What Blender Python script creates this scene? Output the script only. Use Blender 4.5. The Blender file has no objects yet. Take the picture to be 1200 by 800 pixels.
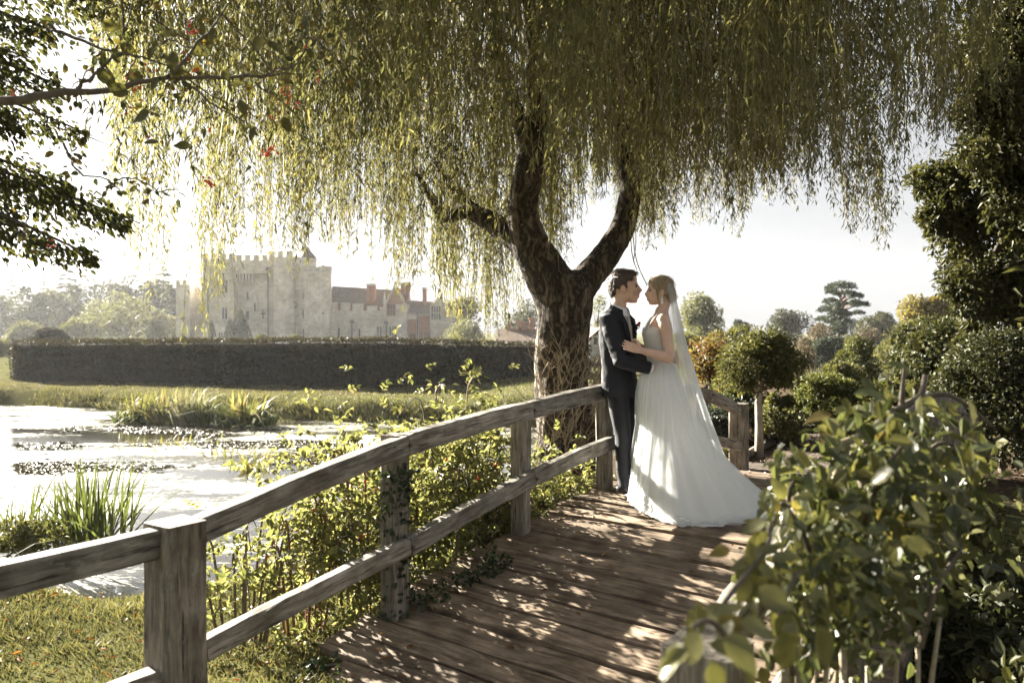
import bpy, bmesh, math, random
import numpy as np
from mathutils import Vector, Matrix, noise as mnoise
R = math.radians
rng = np.random.default_rng(7)
random.seed(7)
SC = bpy.context.scene
COL = SC.collection

# ------------------------------------------------------------------ camera, world, sun, exposure
CAMZ = 1.6
FPX = 933.0            # focal length in pixels of the 1200 px wide photograph
HORIZ = 390.0
cam_d = bpy.data.cameras.new('camera')
cam = bpy.data.objects.new('camera', cam_d); COL.objects.link(cam)
cam_d.sensor_width = 36.0; cam_d.lens = 36.0 * FPX / 1200.0
cam_d.clip_start = 0.05; cam_d.clip_end = 4000.0
cam.location = (0, 0, CAMZ)
cam.rotation_euler = (R(90) - math.atan(10.0 / FPX), 0, 0)
cam_d.dof.use_dof = True; cam_d.dof.focus_distance = 6.4
cam_d.dof.aperture_fstop = 2.6
SC.camera = cam

SUN_AZ = (-0.743, 0.669)             # where the sun stands, seen from above
SUN_EL = 20.5
world = bpy.data.worlds.new('World'); SC.world = world; world.use_nodes = True
wn = world.node_tree.nodes; wl = world.node_tree.links
bg = wn['Background']; wout = wn['World Output']
sky = wn.new('ShaderNodeTexSky'); sky.sky_type = 'NISHITA'; sky.sun_disc = False
sky.sun_elevation = R(SUN_EL); sky.sun_rotation = math.atan2(SUN_AZ[0], SUN_AZ[1])
sky.air_density = 1.0; sky.dust_density = 2.5; sky.ozone_density = 1.0
bg.inputs['Strength'].default_value = 0.15
wtc = wn.new('ShaderNodeTexCoord')
wmap = wn.new('ShaderNodeMapping'); wmap.inputs['Scale'].default_value = (1.0, 1.0, 3.2)
wnoi = wn.new('ShaderNodeTexNoise'); wnoi.inputs['Scale'].default_value = 2.3; wnoi.inputs['Detail'].default_value = 7; wnoi.inputs['Roughness'].default_value = 0.55
wramp = wn.new('ShaderNodeValToRGB'); wramp.color_ramp.elements[0].position = 0.34; wramp.color_ramp.elements[1].position = 0.62
wramp.color_ramp.elements[0].color = (0.55, 0.55, 0.55, 1); wramp.color_ramp.elements[1].color = (1, 1, 1, 1)
# thin high cloud: the clear sky pulled towards its own grey and lifted
whsv = wn.new('ShaderNodeHueSaturation'); whsv.inputs['Saturation'].default_value = 0.22; whsv.inputs['Value'].default_value = 0.085
wmix = wn.new('ShaderNodeMix'); wmix.data_type = 'RGBA'
cl = wn.new('ShaderNodeMix'); cl.data_type = 'RGBA'; cl.inputs[0].default_value = 0.78; cl.inputs[7].default_value = (0.40, 0.418, 0.45, 1)
wl.new(wtc.outputs['Generated'], wmap.inputs['Vector']); wl.new(wmap.outputs['Vector'], wnoi.inputs['Vector'])
wl.new(wnoi.outputs['Fac'], wramp.inputs['Fac'])
wl.new(sky.outputs['Color'], whsv.inputs['Color']); wl.new(whsv.outputs['Color'], cl.inputs[6])
wl.new(wramp.outputs['Color'], wmix.inputs[0])
wl.new(whsv.outputs['Color'], wmix.inputs[6]); wl.new(cl.outputs[2], wmix.inputs[7])
wl.new(wmix.outputs[2], bg.inputs['Color'])

sun_d = bpy.data.lights.new('sun', 'SUN'); sun = bpy.data.objects.new('sun', sun_d); COL.objects.link(sun)
sun_d.energy = 5.0; sun_d.angle = R(0.5); sun_d.color = (1.0, 0.93, 0.80)
_n = math.hypot(*SUN_AZ); _e = R(SUN_EL)
SUNV = Vector((SUN_AZ[0]/_n*math.cos(_e), SUN_AZ[1]/_n*math.cos(_e), math.sin(_e)))
sun.rotation_euler = SUNV.to_track_quat('Z', 'Y').to_euler()
sun.location = (-20, 20, 20)
SC.view_settings.view_transform = 'Standard'; SC.view_settings.look = 'None'
SC.view_settings.gamma = 1.0; SC.view_settings.use_curve_mapping = False
SC.view_settings.exposure = 3.45
SC.cycles.max_bounces = 7; SC.cycles.diffuse_bounces = 3; SC.cycles.glossy_bounces = 2
SC.cycles.transmission_bounces = 4; SC.cycles.transparent_max_bounces = 12; SC.cycles.volume_bounces = 1
SC.cycles.caustics_reflective = False; SC.cycles.caustics_refractive = False
SC.cycles.use_denoising = True
SC.cycles.sample_clamp_indirect = 6.0

# ------------------------------------------------------------------ helpers
def at(px, py, Y):
    # where a point seen at a photograph pixel stands when it is Y metres away
    s = FPX / Y
    return Vector(((px - 600) / s, Y, CAMZ + (HORIZ - py) / s))

def _tag(o, label=None, cat=None, group=None, kind=None):
    if label: o['label'] = label
    if cat: o['category'] = cat
    if group: o['group'] = group
    if kind: o['kind'] = kind
    return o

def thing(name, label, cat, loc, group=None):
    o = bpy.data.objects.new(name, None); COL.objects.link(o)
    o.location = loc; o.empty_display_size = 0.1
    return _tag(o, label, cat, group)

def origin(o):
    v = Vector((0, 0, 0))
    while o is not None:
        v = v + o.location; o = o.parent
    return v

def np_mesh(name, V, F, smooth=True):
    # V (n,3) array, F (m,k) array of equal-sized faces
    V = np.asarray(V, dtype=np.float32); F = np.asarray(F, dtype=np.int32)
    me = bpy.data.meshes.new(name)
    n, m, k = len(V), len(F), F.shape[1]
    me.vertices.add(n); me.vertices.foreach_set('co', V.ravel())
    me.loops.add(m * k); me.loops.foreach_set('vertex_index', F.ravel())
    me.polygons.add(m)
    me.polygons.foreach_set('loop_start', np.arange(0, m * k, k, dtype=np.int32))
    try: me.polygons.foreach_set('loop_total', np.full(m, k, dtype=np.int32))
    except Exception: pass
    me.update(calc_edges=True)
    me.polygons.foreach_set('use_smooth', np.full(m, smooth, dtype=bool))
    return me

def put(name, me, mat, parent=None, kind=None, world=True):
    # link a mesh whose vertices are in world space; a child keeps them relative to its parent's origin
    o = bpy.data.objects.new(name, me); COL.objects.link(o)
    if mat is not None and not me.materials: me.materials.append(mat)
    if parent is not None:
        o.parent = parent
        if world:
            L = origin(parent)
            me.transform(Matrix.Translation(-L))
    if kind: o['kind'] = kind
    return o

def own_base(o, loc):
    # give a single-mesh thing its origin at loc
    loc = Vector(loc); o.data.transform(Matrix.Translation(-loc)); o.location = loc
    return o

class MB:
    # collects quads/tris into one mesh
    def __init__(s): s.v = []; s.f = []
    def add(s, V, F):
        b = len(s.v); s.v.extend([tuple(p) for p in V]); s.f.extend([tuple(i + b for i in f) for f in F]); return s
    def box(s, x0, x1, y0, y1, z0, z1):
        V = [(x0,y0,z0),(x1,y0,z0),(x1,y1,z0),(x0,y1,z0),(x0,y0,z1),(x1,y0,z1),(x1,y1,z1),(x0,y1,z1)]
        return s.add(V, [(0,3,2,1),(4,5,6,7),(0,1,5,4),(1,2,6,5),(2,3,7,6),(3,0,4,7)])
    def loft(s, pts, rad, n=10, ref=None, cap=True, phase=0.0, wob=0.0):
        V, F = loft(pts, rad, n, ref, cap, phase, wob); return s.add(V, F)
    def ell(s, c, r, nu=16, nv=10, rot=None):
        V, F = ellipsoid(c, r, nu, nv, rot); return s.add(V, F)
    def mesh(s, name, smooth=False):
        me = bpy.data.meshes.new(name); me.from_pydata([tuple(p) for p in s.v], [], s.f); me.update()
        if smooth: me.polygons.foreach_set('use_smooth', [True]*len(me.polygons))
        return me
    def build(s, name, mat, parent=None, smooth=False, kind=None):
        return put(name, s.mesh(name, smooth), mat, parent, kind)

def loft(pts, rad, n=10, ref=None, cap=True, phase=0.0, wob=0.0):
    # tube through pts; rad: radius or (a along side, b along the ref axis)
    pts = [Vector(p) for p in pts]; V = []; F = []
    m = len(pts); prev = Vector(ref) if ref is not None else None
    for i, p in enumerate(pts):
        t = (pts[min(i+1, m-1)] - pts[max(i-1, 0)]).normalized()
        if prev is None:
            prev = Vector((1, 0, 0)) if abs(t.x) < 0.8 else Vector((0, 1, 0))
        b = (prev - t * prev.dot(t))
        if b.length < 1e-4: b = t.orthogonal()
        b.normalize(); a = t.cross(b); 
        if ref is None: prev = b
        r = rad[i] if isinstance(rad, (list, tuple)) and not isinstance(rad, float) else rad
        ra, rb = (r if isinstance(r, (list, tuple)) else (r, r))
        for k in range(n):
            q = 2*math.pi*k/n + phase; w = 1 + (random.uniform(-wob, wob) if wob else 0)
            V.append(p + a*(math.cos(q)*ra*w) + b*(math.sin(q)*rb*w))
    for i in range(m-1):
        for k in range(n):
            k2 = (k+1) % n
            F.append((i*n+k, i*n+k2, (i+1)*n+k2, (i+1)*n+k))
    if cap:
        F.append(tuple(reversed(range(n)))); F.append(tuple((m-1)*n+k for k in range(n)))
    return V, F

def ellipsoid(c, r, nu=16, nv=10, rot=None):
    c = Vector(c); V = []; F = []
    if not isinstance(r, (tuple, list)): r = (r, r, r)
    for j in range(nv+1):
        f = math.pi*j/nv
        for i in range(nu):
            q = 2*math.pi*i/nu
            p = Vector((r[0]*math.sin(f)*math.cos(q), r[1]*math.sin(f)*math.sin(q), r[2]*math.cos(f)))
            if rot is not None: p = rot @ p
            V.append(c + p)
    for j in range(nv):
        for i in range(nu):
            i2 = (i+1) % nu
            F.append((j*nu+i, (j+1)*nu+i, (j+1)*nu+i2, j*nu+i2))
    return V, F

def remesh(mb, voxel, smooth=3, factor=0.5, name='m'):
    # one continuous surface from overlapping solids
    me = mb.mesh('tmp'); o = bpy.data.objects.new('tmp', me); COL.objects.link(o)
    bm = bmesh.new(); bm.from_mesh(me); bmesh.ops.remove_doubles(bm, verts=bm.verts, dist=1e-5)
    bmesh.ops.recalc_face_normals(bm, faces=bm.faces); bm.to_mesh(me); bm.free()
    md = o.modifiers.new('r', 'REMESH'); md.mode = 'VOXEL'; md.voxel_size = voxel; md.use_smooth_shade = True
    if smooth:
        ms = o.modifiers.new('s', 'SMOOTH'); ms.iterations = smooth; ms.factor = factor
    dg = bpy.context.evaluated_depsgraph_get()
    out = bpy.data.meshes.new_from_object(o.evaluated_get(dg)); out.name = name
    bpy.data.objects.remove(o); bpy.data.meshes.remove(me)
    return out

def smooth_path(pts, k=4):
    # Catmull-Rom through tuples of any length
    P = [np.array(p, float) for p in pts]; out = []
    for i in range(len(P)-1):
        p0, p1, p2, p3 = P[max(i-1, 0)], P[i], P[i+1], P[min(i+2, len(P)-1)]
        for j in range(k):
            t = j/k
            out.append(0.5*((2*p1) + (-p0+p2)*t + (2*p0-5*p1+4*p2-p3)*t*t + (-p0+3*p1-3*p2+p3)*t**3))
    out.append(P[-1]); return out

def unit(a):
    return a / np.maximum(np.linalg.norm(a, axis=-1, keepdims=True), 1e-9)

def leaf_arrays(P, D, N, L, W, fold=0.18, mid=0.42, six=False):
    # many leaves as kites (4 corners) or ovals (6 corners)
    n = len(P); D = unit(D); S = unit(np.cross(D, N)); N = np.cross(S, D)
    L = np.broadcast_to(L, (n,))[:, None]; W = np.broadcast_to(W, (n,))[:, None]
    if not six:
        V = np.empty((n, 4, 3))
        V[:, 0] = P; V[:, 2] = P + D*L - N*(L*0.10)
        V[:, 1] = P + D*L*mid + S*W*0.5 + N*W*fold
        V[:, 3] = P + D*L*mid - S*W*0.5 + N*W*fold
        F = np.arange(n*4).reshape(n, 4)
    else:
        V = np.empty((n, 6, 3))
        V[:, 0] = P; V[:, 3] = P + D*L - N*(L*0.12)
        V[:, 1] = P + D*L*0.28 + S*W*0.46 + N*W*fold; V[:, 2] = P + D*L*0.68 + S*W*0.40 + N*W*fold*0.7
        V[:, 5] = P + D*L*0.28 - S*W*0.46 + N*W*fold; V[:, 4] = P + D*L*0.68 - S*W*0.40 + N*W*fold*0.7
        b = (np.arange(n)*6)[:, None]
        F = np.concatenate([b + np.array([[0, 1, 2, 3]]), b + np.array([[0, 3, 4, 5]])], axis=1).reshape(-1, 4)
    return V.reshape(-1, 3), F

def leaves(name, P, D, N, L, W, mat, parent=None, kind=None, six=False, fold=0.18, extra=None):
    V, F = leaf_arrays(np.asarray(P), np.asarray(D), np.asarray(N), L, W, fold, six=six)
    if extra is not None and len(extra[0]):
        F = np.concatenate([F, np.asarray(extra[1]) + len(V)]); V = np.concatenate([V, np.asarray(extra[0])])
    return put(name, np_mesh(name, V, F, smooth=False), mat, parent, kind)

def rdir(n):
    return unit(rng.normal(size=(n, 3)))

def in_poly_sd(X, Y, poly):
    # signed distance to a polygon (negative inside)
    P = np.asarray(poly, float); n = len(P)
    d = np.full(X.shape, 1e9); inside = np.zeros(X.shape, bool)
    for i in range(n):
        a, b = P[i], P[(i+1) % n]
        e = b - a; wx, wy = X - a[0], Y - a[1]
        t = np.clip((wx*e[0] + wy*e[1]) / (e @ e), 0, 1)
        d = np.minimum(d, np.hypot(wx - e[0]*t, wy - e[1]*t))
        c = ((a[1] > Y) != (b[1] > Y)) & (X < (b[0]-a[0])*(Y-a[1])/((b[1]-a[1]) if b[1] != a[1] else 1e-9) + a[0])
        inside ^= c
    return np.where(inside, -d, d)

# ------------------------------------------------------------------ materials
def new_mat(name):
    m = bpy.data.materials.new(name); m.use_nodes = True
    nt = m.node_tree; nt.nodes.clear()
    out = nt.nodes.new('ShaderNodeOutputMaterial'); return m, nt, out

def nd(nt, kind, **kw):
    n = nt.nodes.new('ShaderNode' + kind)
    for k, v in kw.items():
        if k in n.inputs: n.inputs[k].default_value = v
        else: setattr(n, k, v)
    return n

def ramp(nt, fac, stops):
    r = nt.nodes.new('ShaderNodeValToRGB'); e = r.color_ramp.elements
    while len(e) < len(stops): e.new(0.5)
    for i, (p, c) in enumerate(stops):
        e[i].position = p; e[i].color = (*c, 1) if len(c) == 3 else c
    nt.links.new(fac, r.inputs['Fac']); return r

def mixc(nt, fac, a, b, mode='MIX'):
    m = nt.nodes.new('ShaderNodeMix'); m.data_type = 'RGBA'; m.blend_type = mode
    for sock, v in ((0, fac), (6, a), (7, b)):
        if hasattr(v, 'links'): nt.links.new(v, m.inputs[sock])
        elif sock == 0: m.inputs[0].default_value = v
        else: m.inputs[sock].default_value = (*v, 1)
    return m.outputs[2]

def coords(nt, scale=(1, 1, 1), which='Object'):
    t = nd(nt, 'TexCoord'); m = nd(nt, 'Mapping'); m.inputs['Scale'].default_value = scale
    nt.links.new(t.outputs[which], m.inputs['Vector']); return m.outputs['Vector']

def noise(nt, vec, scale, detail=4, rough=0.55):
    n = nd(nt, 'TexNoise'); n.inputs['Scale'].default_value = scale; n.inputs['Detail'].default_value = detail
    n.inputs['Roughness'].default_value = rough
    if vec is not None: nt.links.new(vec, n.inputs['Vector'])
    return n.outputs['Fac']

def bump(nt, h, strength=0.4, dist=0.02):
    b = nd(nt, 'Bump'); b.inputs['Strength'].default_value = strength; b.inputs['Distance'].default_value = dist
    nt.links.new(h, b.inputs['Height']); return b.outputs['Normal']

def leaf_mat(name, cols, trans=0.42, rough=0.55, tint=(1.12, 1.12, 0.72), spec=0.22, patch=1.2, lo=0.72):
    m, nt, out = new_mat(name)
    g = nd(nt, 'NewGeometry'); n = len(cols)
    r = ramp(nt, g.outputs['Random Per Island'], [((i + 0.5)/n, c) for i, c in enumerate(cols)])
    f = noise(nt, coords(nt), patch, 2)
    v = ramp(nt, f, [(0.3, (lo, lo, lo)), (0.7, (1.22, 1.2, 1.16))])
    c = mixc(nt, 1.0, r.outputs['Color'], v.outputs['Color'], 'MULTIPLY')
    p = nd(nt, 'BsdfPrincipled'); p.inputs['Roughness'].default_value = rough; p.inputs['Specular IOR Level'].default_value = spec
    nt.links.new(c, p.inputs['Base Color'])
    t = nd(nt, 'BsdfTranslucent'); tc = mixc(nt, 1.0, c, tint, 'MULTIPLY'); nt.links.new(tc, t.inputs['Color'])
    x = nd(nt, 'MixShader'); x.inputs[0].default_value = trans
    nt.links.new(p.outputs[0], x.inputs[1]); nt.links.new(t.outputs[0], x.inputs[2]); nt.links.new(x.outputs[0], out.inputs['Surface'])
    return m

def flat_mat(name, c1, c2=None, scale=8, rough=0.7, bumpk=0.0, stretch=(1, 1, 1), bscale=None, spec=0.3, bdist=0.01, detail=5):
    m, nt, out = new_mat(name)
    p = nd(nt, 'BsdfPrincipled'); p.inputs['Roughness'].default_value = rough; p.inputs['Specular IOR Level'].default_value = spec
    v = coords(nt, stretch)
    f = noise(nt, v, scale, detail)
    if c2 is not None:
        r = ramp(nt, f, [(0.32, c1), (0.68, c2)]); nt.links.new(r.outputs['Color'], p.inputs['Base Color'])
    else: p.inputs['Base Color'].default_value = (*c1, 1)
    if bumpk:
        nt.links.new(bump(nt, noise(nt, v, bscale or scale*2, 5), bumpk, bdist), p.inputs['Normal'])
    nt.links.new(p.outputs[0], out.inputs['Surface']); return m

def wood_mat(name, dark, lightc, moss=0.0, crack=0.28, rough=0.8, grain=36, bs=0.5):
    # weathered timber: grain along the piece's own x axis, knots, checks, grey patches, bits of lichen
    m, nt, out = new_mat(name)
    oi = nd(nt, 'ObjectInfo'); tc = nd(nt, 'TexCoord')
    ad = nd(nt, 'VectorMath', operation='ADD'); cm = nd(nt, 'CombineXYZ')
    mul = nd(nt, 'Math', operation='MULTIPLY'); mul.inputs[1].default_value = 37.0
    nt.links.new(oi.outputs['Random'], mul.inputs[0]); nt.links.new(mul.outputs[0], cm.inputs[0]); nt.links.new(mul.outputs[0], cm.inputs[1])
    nt.links.new(tc.outputs['Object'], ad.inputs[0]); nt.links.new(cm.outputs[0], ad.inputs[1])
    mp = nd(nt, 'Mapping'); mp.inputs['Scale'].default_value = (0.12, 1, 1); nt.links.new(ad.outputs[0], mp.inputs['Vector'])
    warp = noise(nt, ad.outputs[0], 3.0, 2)
    g1 = nd(nt, 'TexNoise'); g1.inputs['Scale'].default_value = grain; g1.inputs['Detail'].default_value = 7; g1.inputs['Roughness'].default_value = 0.62
    g1.inputs['Distortion'].default_value = 0.6
    nt.links.new(mp.outputs[0], g1.inputs['Vector'])
    blot = noise(nt, ad.outputs[0], 4.5, 5, 0.6)
    c = ramp(nt, g1.outputs['Fac'], [(0.28, dark), (0.5, tuple((a+b)/2 for a, b in zip(dark, lightc))), (0.72, lightc)]).outputs['Color']
    bl = ramp(nt, blot, [(0.35, (0.55, 0.53, 0.5)), (0.62, (1.1, 1.1, 1.12))]).outputs['Color']
    c = mixc(nt, 1.0, c, bl, 'MULTIPLY')
    rv = ramp(nt, oi.outputs['Random'], [(0.0, (0.78, 0.77, 0.76)), (1.0, (1.15, 1.13, 1.1))]).outputs['Color']
    c = mixc(nt, 1.0, c, rv, 'MULTIPLY')
    mpc = nd(nt, 'Mapping'); mpc.inputs['Scale'].default_value = (0.045, 1, 1); nt.links.new(ad.outputs[0], mpc.inputs['Vector'])
    ck = noise(nt, mpc.outputs[0], 60, 5, 0.65); ckr = ramp(nt, ck, [(0.36, (crack, crack*0.95, crack*0.9)), (0.43, (1, 1, 1))]).outputs['Color']; c = mixc(nt, 1.0, c, ckr, 'MULTIPLY')
    if moss > 0:
        mp2 = nd(nt, 'Mapping'); mp2.inputs['Scale'].default_value = (0.35, 1, 1); nt.links.new(ad.outputs[0], mp2.inputs['Vector'])
        mk = ramp(nt, noise(nt, mp2.outputs[0], 16.0, 8, 0.75), [(0.60 - moss*0.08, (0, 0, 0)), (0.74, (0.8, 0.8, 0.8))]).outputs['Color']
        c = mixc(nt, mk, c, (0.34, 0.345, 0.30))
    p = nd(nt, 'BsdfPrincipled'); p.inputs['Roughness'].default_value = rough; p.inputs['Specular IOR Level'].default_value = 0.25
    nt.links.new(c, p.inputs['Base Color'])
    nt.links.new(bump(nt, g1.outputs['Fac'], bs, 0.006), p.inputs['Normal'])
    nt.links.new(p.outputs[0], out.inputs['Surface']); return m

M = {}
# foliage
M['willow'] = leaf_mat('willow_leaf', [(0.125,0.127,0.055), (0.16,0.158,0.068), (0.205,0.19,0.088), (0.135,0.135,0.06), (0.23,0.195,0.09)], trans=0.5, patch=1.7, lo=0.45, tint=(1.1, 1.12, 0.82))
M['beech'] = leaf_mat('beech_leaf', [(0.030,0.036,0.013), (0.045,0.05,0.017), (0.07,0.068,0.022)], trans=0.35)
M['berryleaf'] = leaf_mat('berry_tree_leaf', [(0.05,0.06,0.025), (0.07,0.08,0.03), (0.16,0.11,0.03)], trans=0.35)
M['rose'] = leaf_mat('rose_leaf', [(0.14,0.153,0.062), (0.19,0.195,0.085), (0.24,0.235,0.11), (0.10,0.117,0.048), (0.28,0.26,0.13)], trans=0.5)
M['vine'] = leaf_mat('vine_leaf', [(0.08,0.095,0.038), (0.11,0.12,0.046), (0.155,0.148,0.056), (0.065,0.075,0.034)], trans=0.4, rough=0.38, spec=0.5)
M['vinegold'] = leaf_mat('vine_leaf_gold', [(0.15,0.13,0.045), (0.18,0.14,0.05), (0.12,0.12,0.045)], trans=0.45, rough=0.45)
M['ivy'] = leaf_mat('ivy_leaf', [(0.02,0.034,0.015), (0.032,0.046,0.02), (0.045,0.06,0.026)], trans=0.2, rough=0.45, spec=0.25)
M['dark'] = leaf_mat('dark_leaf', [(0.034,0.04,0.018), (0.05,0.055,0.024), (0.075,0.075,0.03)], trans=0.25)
M['ever'] = leaf_mat('evergreen_leaf', [(0.04,0.044,0.018), (0.06,0.062,0.024), (0.085,0.08,0.032)], trans=0.3)
M['yew'] = leaf_mat('yew_leaf', [(0.025,0.03,0.012), (0.04,0.042,0.016), (0.055,0.05,0.02)], trans=0.2)
M['hedge'] = leaf_mat('hedge_leaf', [(0.026,0.025,0.011), (0.034,0.030,0.013), (0.044,0.036,0.016), (0.028,0.022,0.012)], trans=0.25)
M['olive'] = leaf_mat('olive_leaf', [(0.08,0.085,0.034), (0.11,0.112,0.043), (0.145,0.138,0.056)], trans=0.35)
M['lime'] = leaf_mat('box_leaf', [(0.10,0.11,0.035), (0.13,0.135,0.042), (0.08,0.09,0.03)], trans=0.35)
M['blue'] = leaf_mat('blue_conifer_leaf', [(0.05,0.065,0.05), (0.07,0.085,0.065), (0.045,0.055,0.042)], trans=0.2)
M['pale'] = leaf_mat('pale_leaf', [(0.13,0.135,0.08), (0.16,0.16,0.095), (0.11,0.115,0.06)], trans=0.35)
M['gold'] = leaf_mat('golden_leaf', [(0.17,0.14,0.05), (0.21,0.17,0.06), (0.14,0.125,0.045)], trans=0.4)
M['autumn'] = leaf_mat('autumn_leaf', [(0.12,0.10,0.04), (0.22,0.15,0.03), (0.10,0.09,0.04), (0.15,0.065,0.04)], trans=0.4)
M['brownleaf'] = leaf_mat('brown_bush_leaf', [(0.13,0.10,0.07), (0.10,0.08,0.055), (0.15,0.12,0.085)], trans=0.25)
M['pampas'] = leaf_mat('pampas_leaf', [(0.26,0.24,0.18), (0.20,0.19,0.13), (0.16,0.16,0.10)], trans=0.35)
M['grass'] = leaf_mat('grass_blade', [(0.075,0.076,0.034), (0.105,0.10,0.046), (0.15,0.132,0.068), (0.055,0.058,0.027)], trans=0.4, patch=3)
M['reed'] = leaf_mat('reed_blade', [(0.05,0.07,0.025), (0.07,0.09,0.03), (0.10,0.11,0.04)], trans=0.35, rough=0.4)
M['reedpale'] = leaf_mat('marsh_leaf', [(0.13,0.14,0.045), (0.20,0.185,0.065), (0.27,0.22,0.11), (0.09,0.10,0.04)], trans=0.4)
M['litter'] = leaf_mat('dead_leaf', [(0.16,0.07,0.025), (0.25,0.10,0.025), (0.10,0.06,0.035), (0.20,0.15,0.10), (0.32,0.15,0.04)], trans=0.15, rough=0.6)
M['mulchleaf'] = leaf_mat('mulch_leaf', [(0.075,0.05,0.035), (0.11,0.07,0.045), (0.05,0.035,0.025), (0.15,0.10,0.065)], trans=0.1, rough=0.7)
M['berry'] = flat_mat('red_berry', (0.55,0.04,0.015), (0.62,0.10,0.02), 30, 0.3, spec=0.5)
# wood and bark
M['rail'] = wood_mat('weathered_oak', (0.06,0.054,0.045), (0.36,0.335,0.295), moss=0.6, bs=0.7)
M['post'] = wood_mat('weathered_post', (0.062,0.055,0.045), (0.33,0.30,0.25), moss=0.5, bs=0.7)
M['plank'] = wood_mat('deck_timber', (0.06,0.043,0.031), (0.34,0.265,0.19), moss=0.0, crack=0.6, grain=32, bs=0.9)
M['bark'] = flat_mat('bark', (0.05,0.042,0.032), (0.13,0.11,0.085), 7, 0.9, 0.9, (1, 1, 0.35), 14, bdist=0.03)
M['twig'] = flat_mat('twig_bark', (0.07,0.055,0.04), (0.12,0.10,0.075), 20, 0.8)
M['paletwig'] = flat_mat('pale_stem', (0.22,0.18,0.12), (0.36,0.31,0.22), 25, 0.7)
M['drytwig'] = flat_mat('dry_twig', (0.19,0.15,0.10), (0.30,0.25,0.17), 25, 0.7)
M['redtwig'] = flat_mat('reddish_stem', (0.14,0.06,0.045), (0.20,0.10,0.07), 25, 0.6)
M['palebark'] = flat_mat('pale_bark', (0.26,0.22,0.17), (0.42,0.38,0.31), 12, 0.8, 0.4, (1, 1, 0.5))
# ------------------------------------------------------------------ the lie of the land
A0 = Vector((-1.45, 3.42, 0)); DS = Vector((0.565, 0.825, 0)); DR = Vector((0.825, -0.565, 0)); BRW = 2.38
def deck_z(s):
    if s < 0.9: return -0.128 + (s - 0.9)*0.10
    k = 0.31 if s < 4.2 else 0.26
    return 0.28 - k*(abs(s - 4.2)/2.77)**1.6
def bp(s, r, z=0.0):
    # bridge coordinates: s along, r across from the left rail line, z above the deck
    p = A0 + DS*s + DR*r; p.z = deck_z(s) + z; return p
def deck_at(x, y):
    return deck_z((x - A0.x)*DS.x + (y - A0.y)*DS.y)

MOAT = [(-60,30),(-16.9,26.3),(-13,24.3),(-9.5,22.6),(-5.2,20.9),(0,20),(3.5,18.5),(4,15.5),(2.7,13.2),(1.2,11.6),(-0.2,10.4),(-1.3,9.2),
        (-1.75,7.6),(-2.05,6.75),(-2.7,6.35),(-3.6,6.9),(-4.8,7.7),(-9,9.5),(-30,13),(-60,16)]
CHAN = [(-1.75,7.9),(-0.9,7.0),(0.41,6.14),(2.3,4.85),(3.3,6.3),(1.43,7.63),(0.2,8.5),(-1.0,9.4)]
WATER = -0.8
def sstep(a, b, x):
    t = np.clip((x - a)/(b - a), 0, 1); return t*t*(3 - 2*t)
def land(X, Y):
    X = np.asarray(X, float); Y = np.asarray(Y, float)
    h = -0.25 + 0.19*sstep(6.5, 9, Y)*sstep(-1.5, 1, X) - 0.05*sstep(15, 30, Y)*sstep(2, -4, X)
    h = h + 0.03*np.sin(X*1.3 + 0.6*np.sin(Y*0.9))*np.cos(Y*1.1) + 0.012*np.sin(X*4.1 + Y*2.3)*np.sin(Y*3.7 - X)
    q_ = bp(0.35, 0.15); h = h + 0.15*np.exp(-((X - q_.x)**2 + (Y - q_.y)**2)/0.55)
    h = h - 0.30*sstep(2.4, 0.5, Y)*sstep(-8, 0, X)*0
    sd = np.minimum(in_poly_sd(X, Y, MOAT), in_poly_sd(X, Y, CHAN))
    w = 0.9 + 0.8*sstep(15, 22, Y)
    k = sstep(-0.35, 1.0, (sd + 0.12*np.sin(X*2.1 + Y)*1.0)/w)
    return (-1.5)*(1 - k) + h*k
def land1(x, y): return float(land(np.array([x]), np.array([y]))[0])

def grid_mesh(name, xs, ys, hf):
    X, Y = np.meshgrid(xs, ys); Z = hf(X, Y)
    V = np.stack([X, Y, Z], -1).reshape(-1, 3); nx = len(xs); ny = len(ys)
    i = np.arange((ny-1)*nx).reshape(ny-1, nx)[:, :-1].ravel()
    return np_mesh(name, V, np.stack([i, i+1, i+nx+1, i+nx], 1)), X, Y
xs = np.concatenate([np.linspace(-1500, -70, 14), np.linspace(-62, -14, 26), np.linspace(-13.6, 12, 168), np.linspace(12.6, 60, 28), np.linspace(70, 1500, 14)])
ys = np.concatenate([np.linspace(-300, -3, 12), np.linspace(-2.5, 1, 12), np.linspace(1.2, 16, 110), np.linspace(16.3, 40, 70), np.linspace(42, 120, 20), np.linspace(135, 2500, 16)])
me, GX, GY = grid_mesh('ground', xs, ys, land)
soil = np.maximum(sstep(0.2, 1.6, GX)*sstep(7.5, 8.8, GY)*sstep(30, 24, GY), sstep(0.6, 1.6, GX)*sstep(7, 5.5, GY)*sstep(-2, -1, GY))
hx = np.interp(GX, [-20.2, -4.7, 1.0, 6.0], [32, 27, 31.5, 35.5])
soil = np.maximum(soil, 0.55*sstep(4.2, 1.6, hx - GY)*sstep(-1.5, 0.5, hx - GY)*sstep(-21, -19.5, GX)*sstep(9, 5, GX))
sdm = in_poly_sd(GX, GY, CHAN); soil = np.maximum(soil, sstep(1.0, 0.2, sdm)*0.8)
a = me.attributes.new('soil', 'FLOAT', 'POINT'); a.data.foreach_set('value', soil.ravel().astype(np.float32))
m, nt, out = new_mat('lawn_and_soil')
v = coords(nt); att = nd(nt, 'Attribute', attribute_name='soil')
lawn = ramp(nt, noise(nt, v, 0.9, 8, 0.65), [(0.3, (0.058,0.062,0.028)), (0.5, (0.082,0.083,0.037)), (0.72, (0.125,0.112,0.055))]).outputs['Color']
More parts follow.
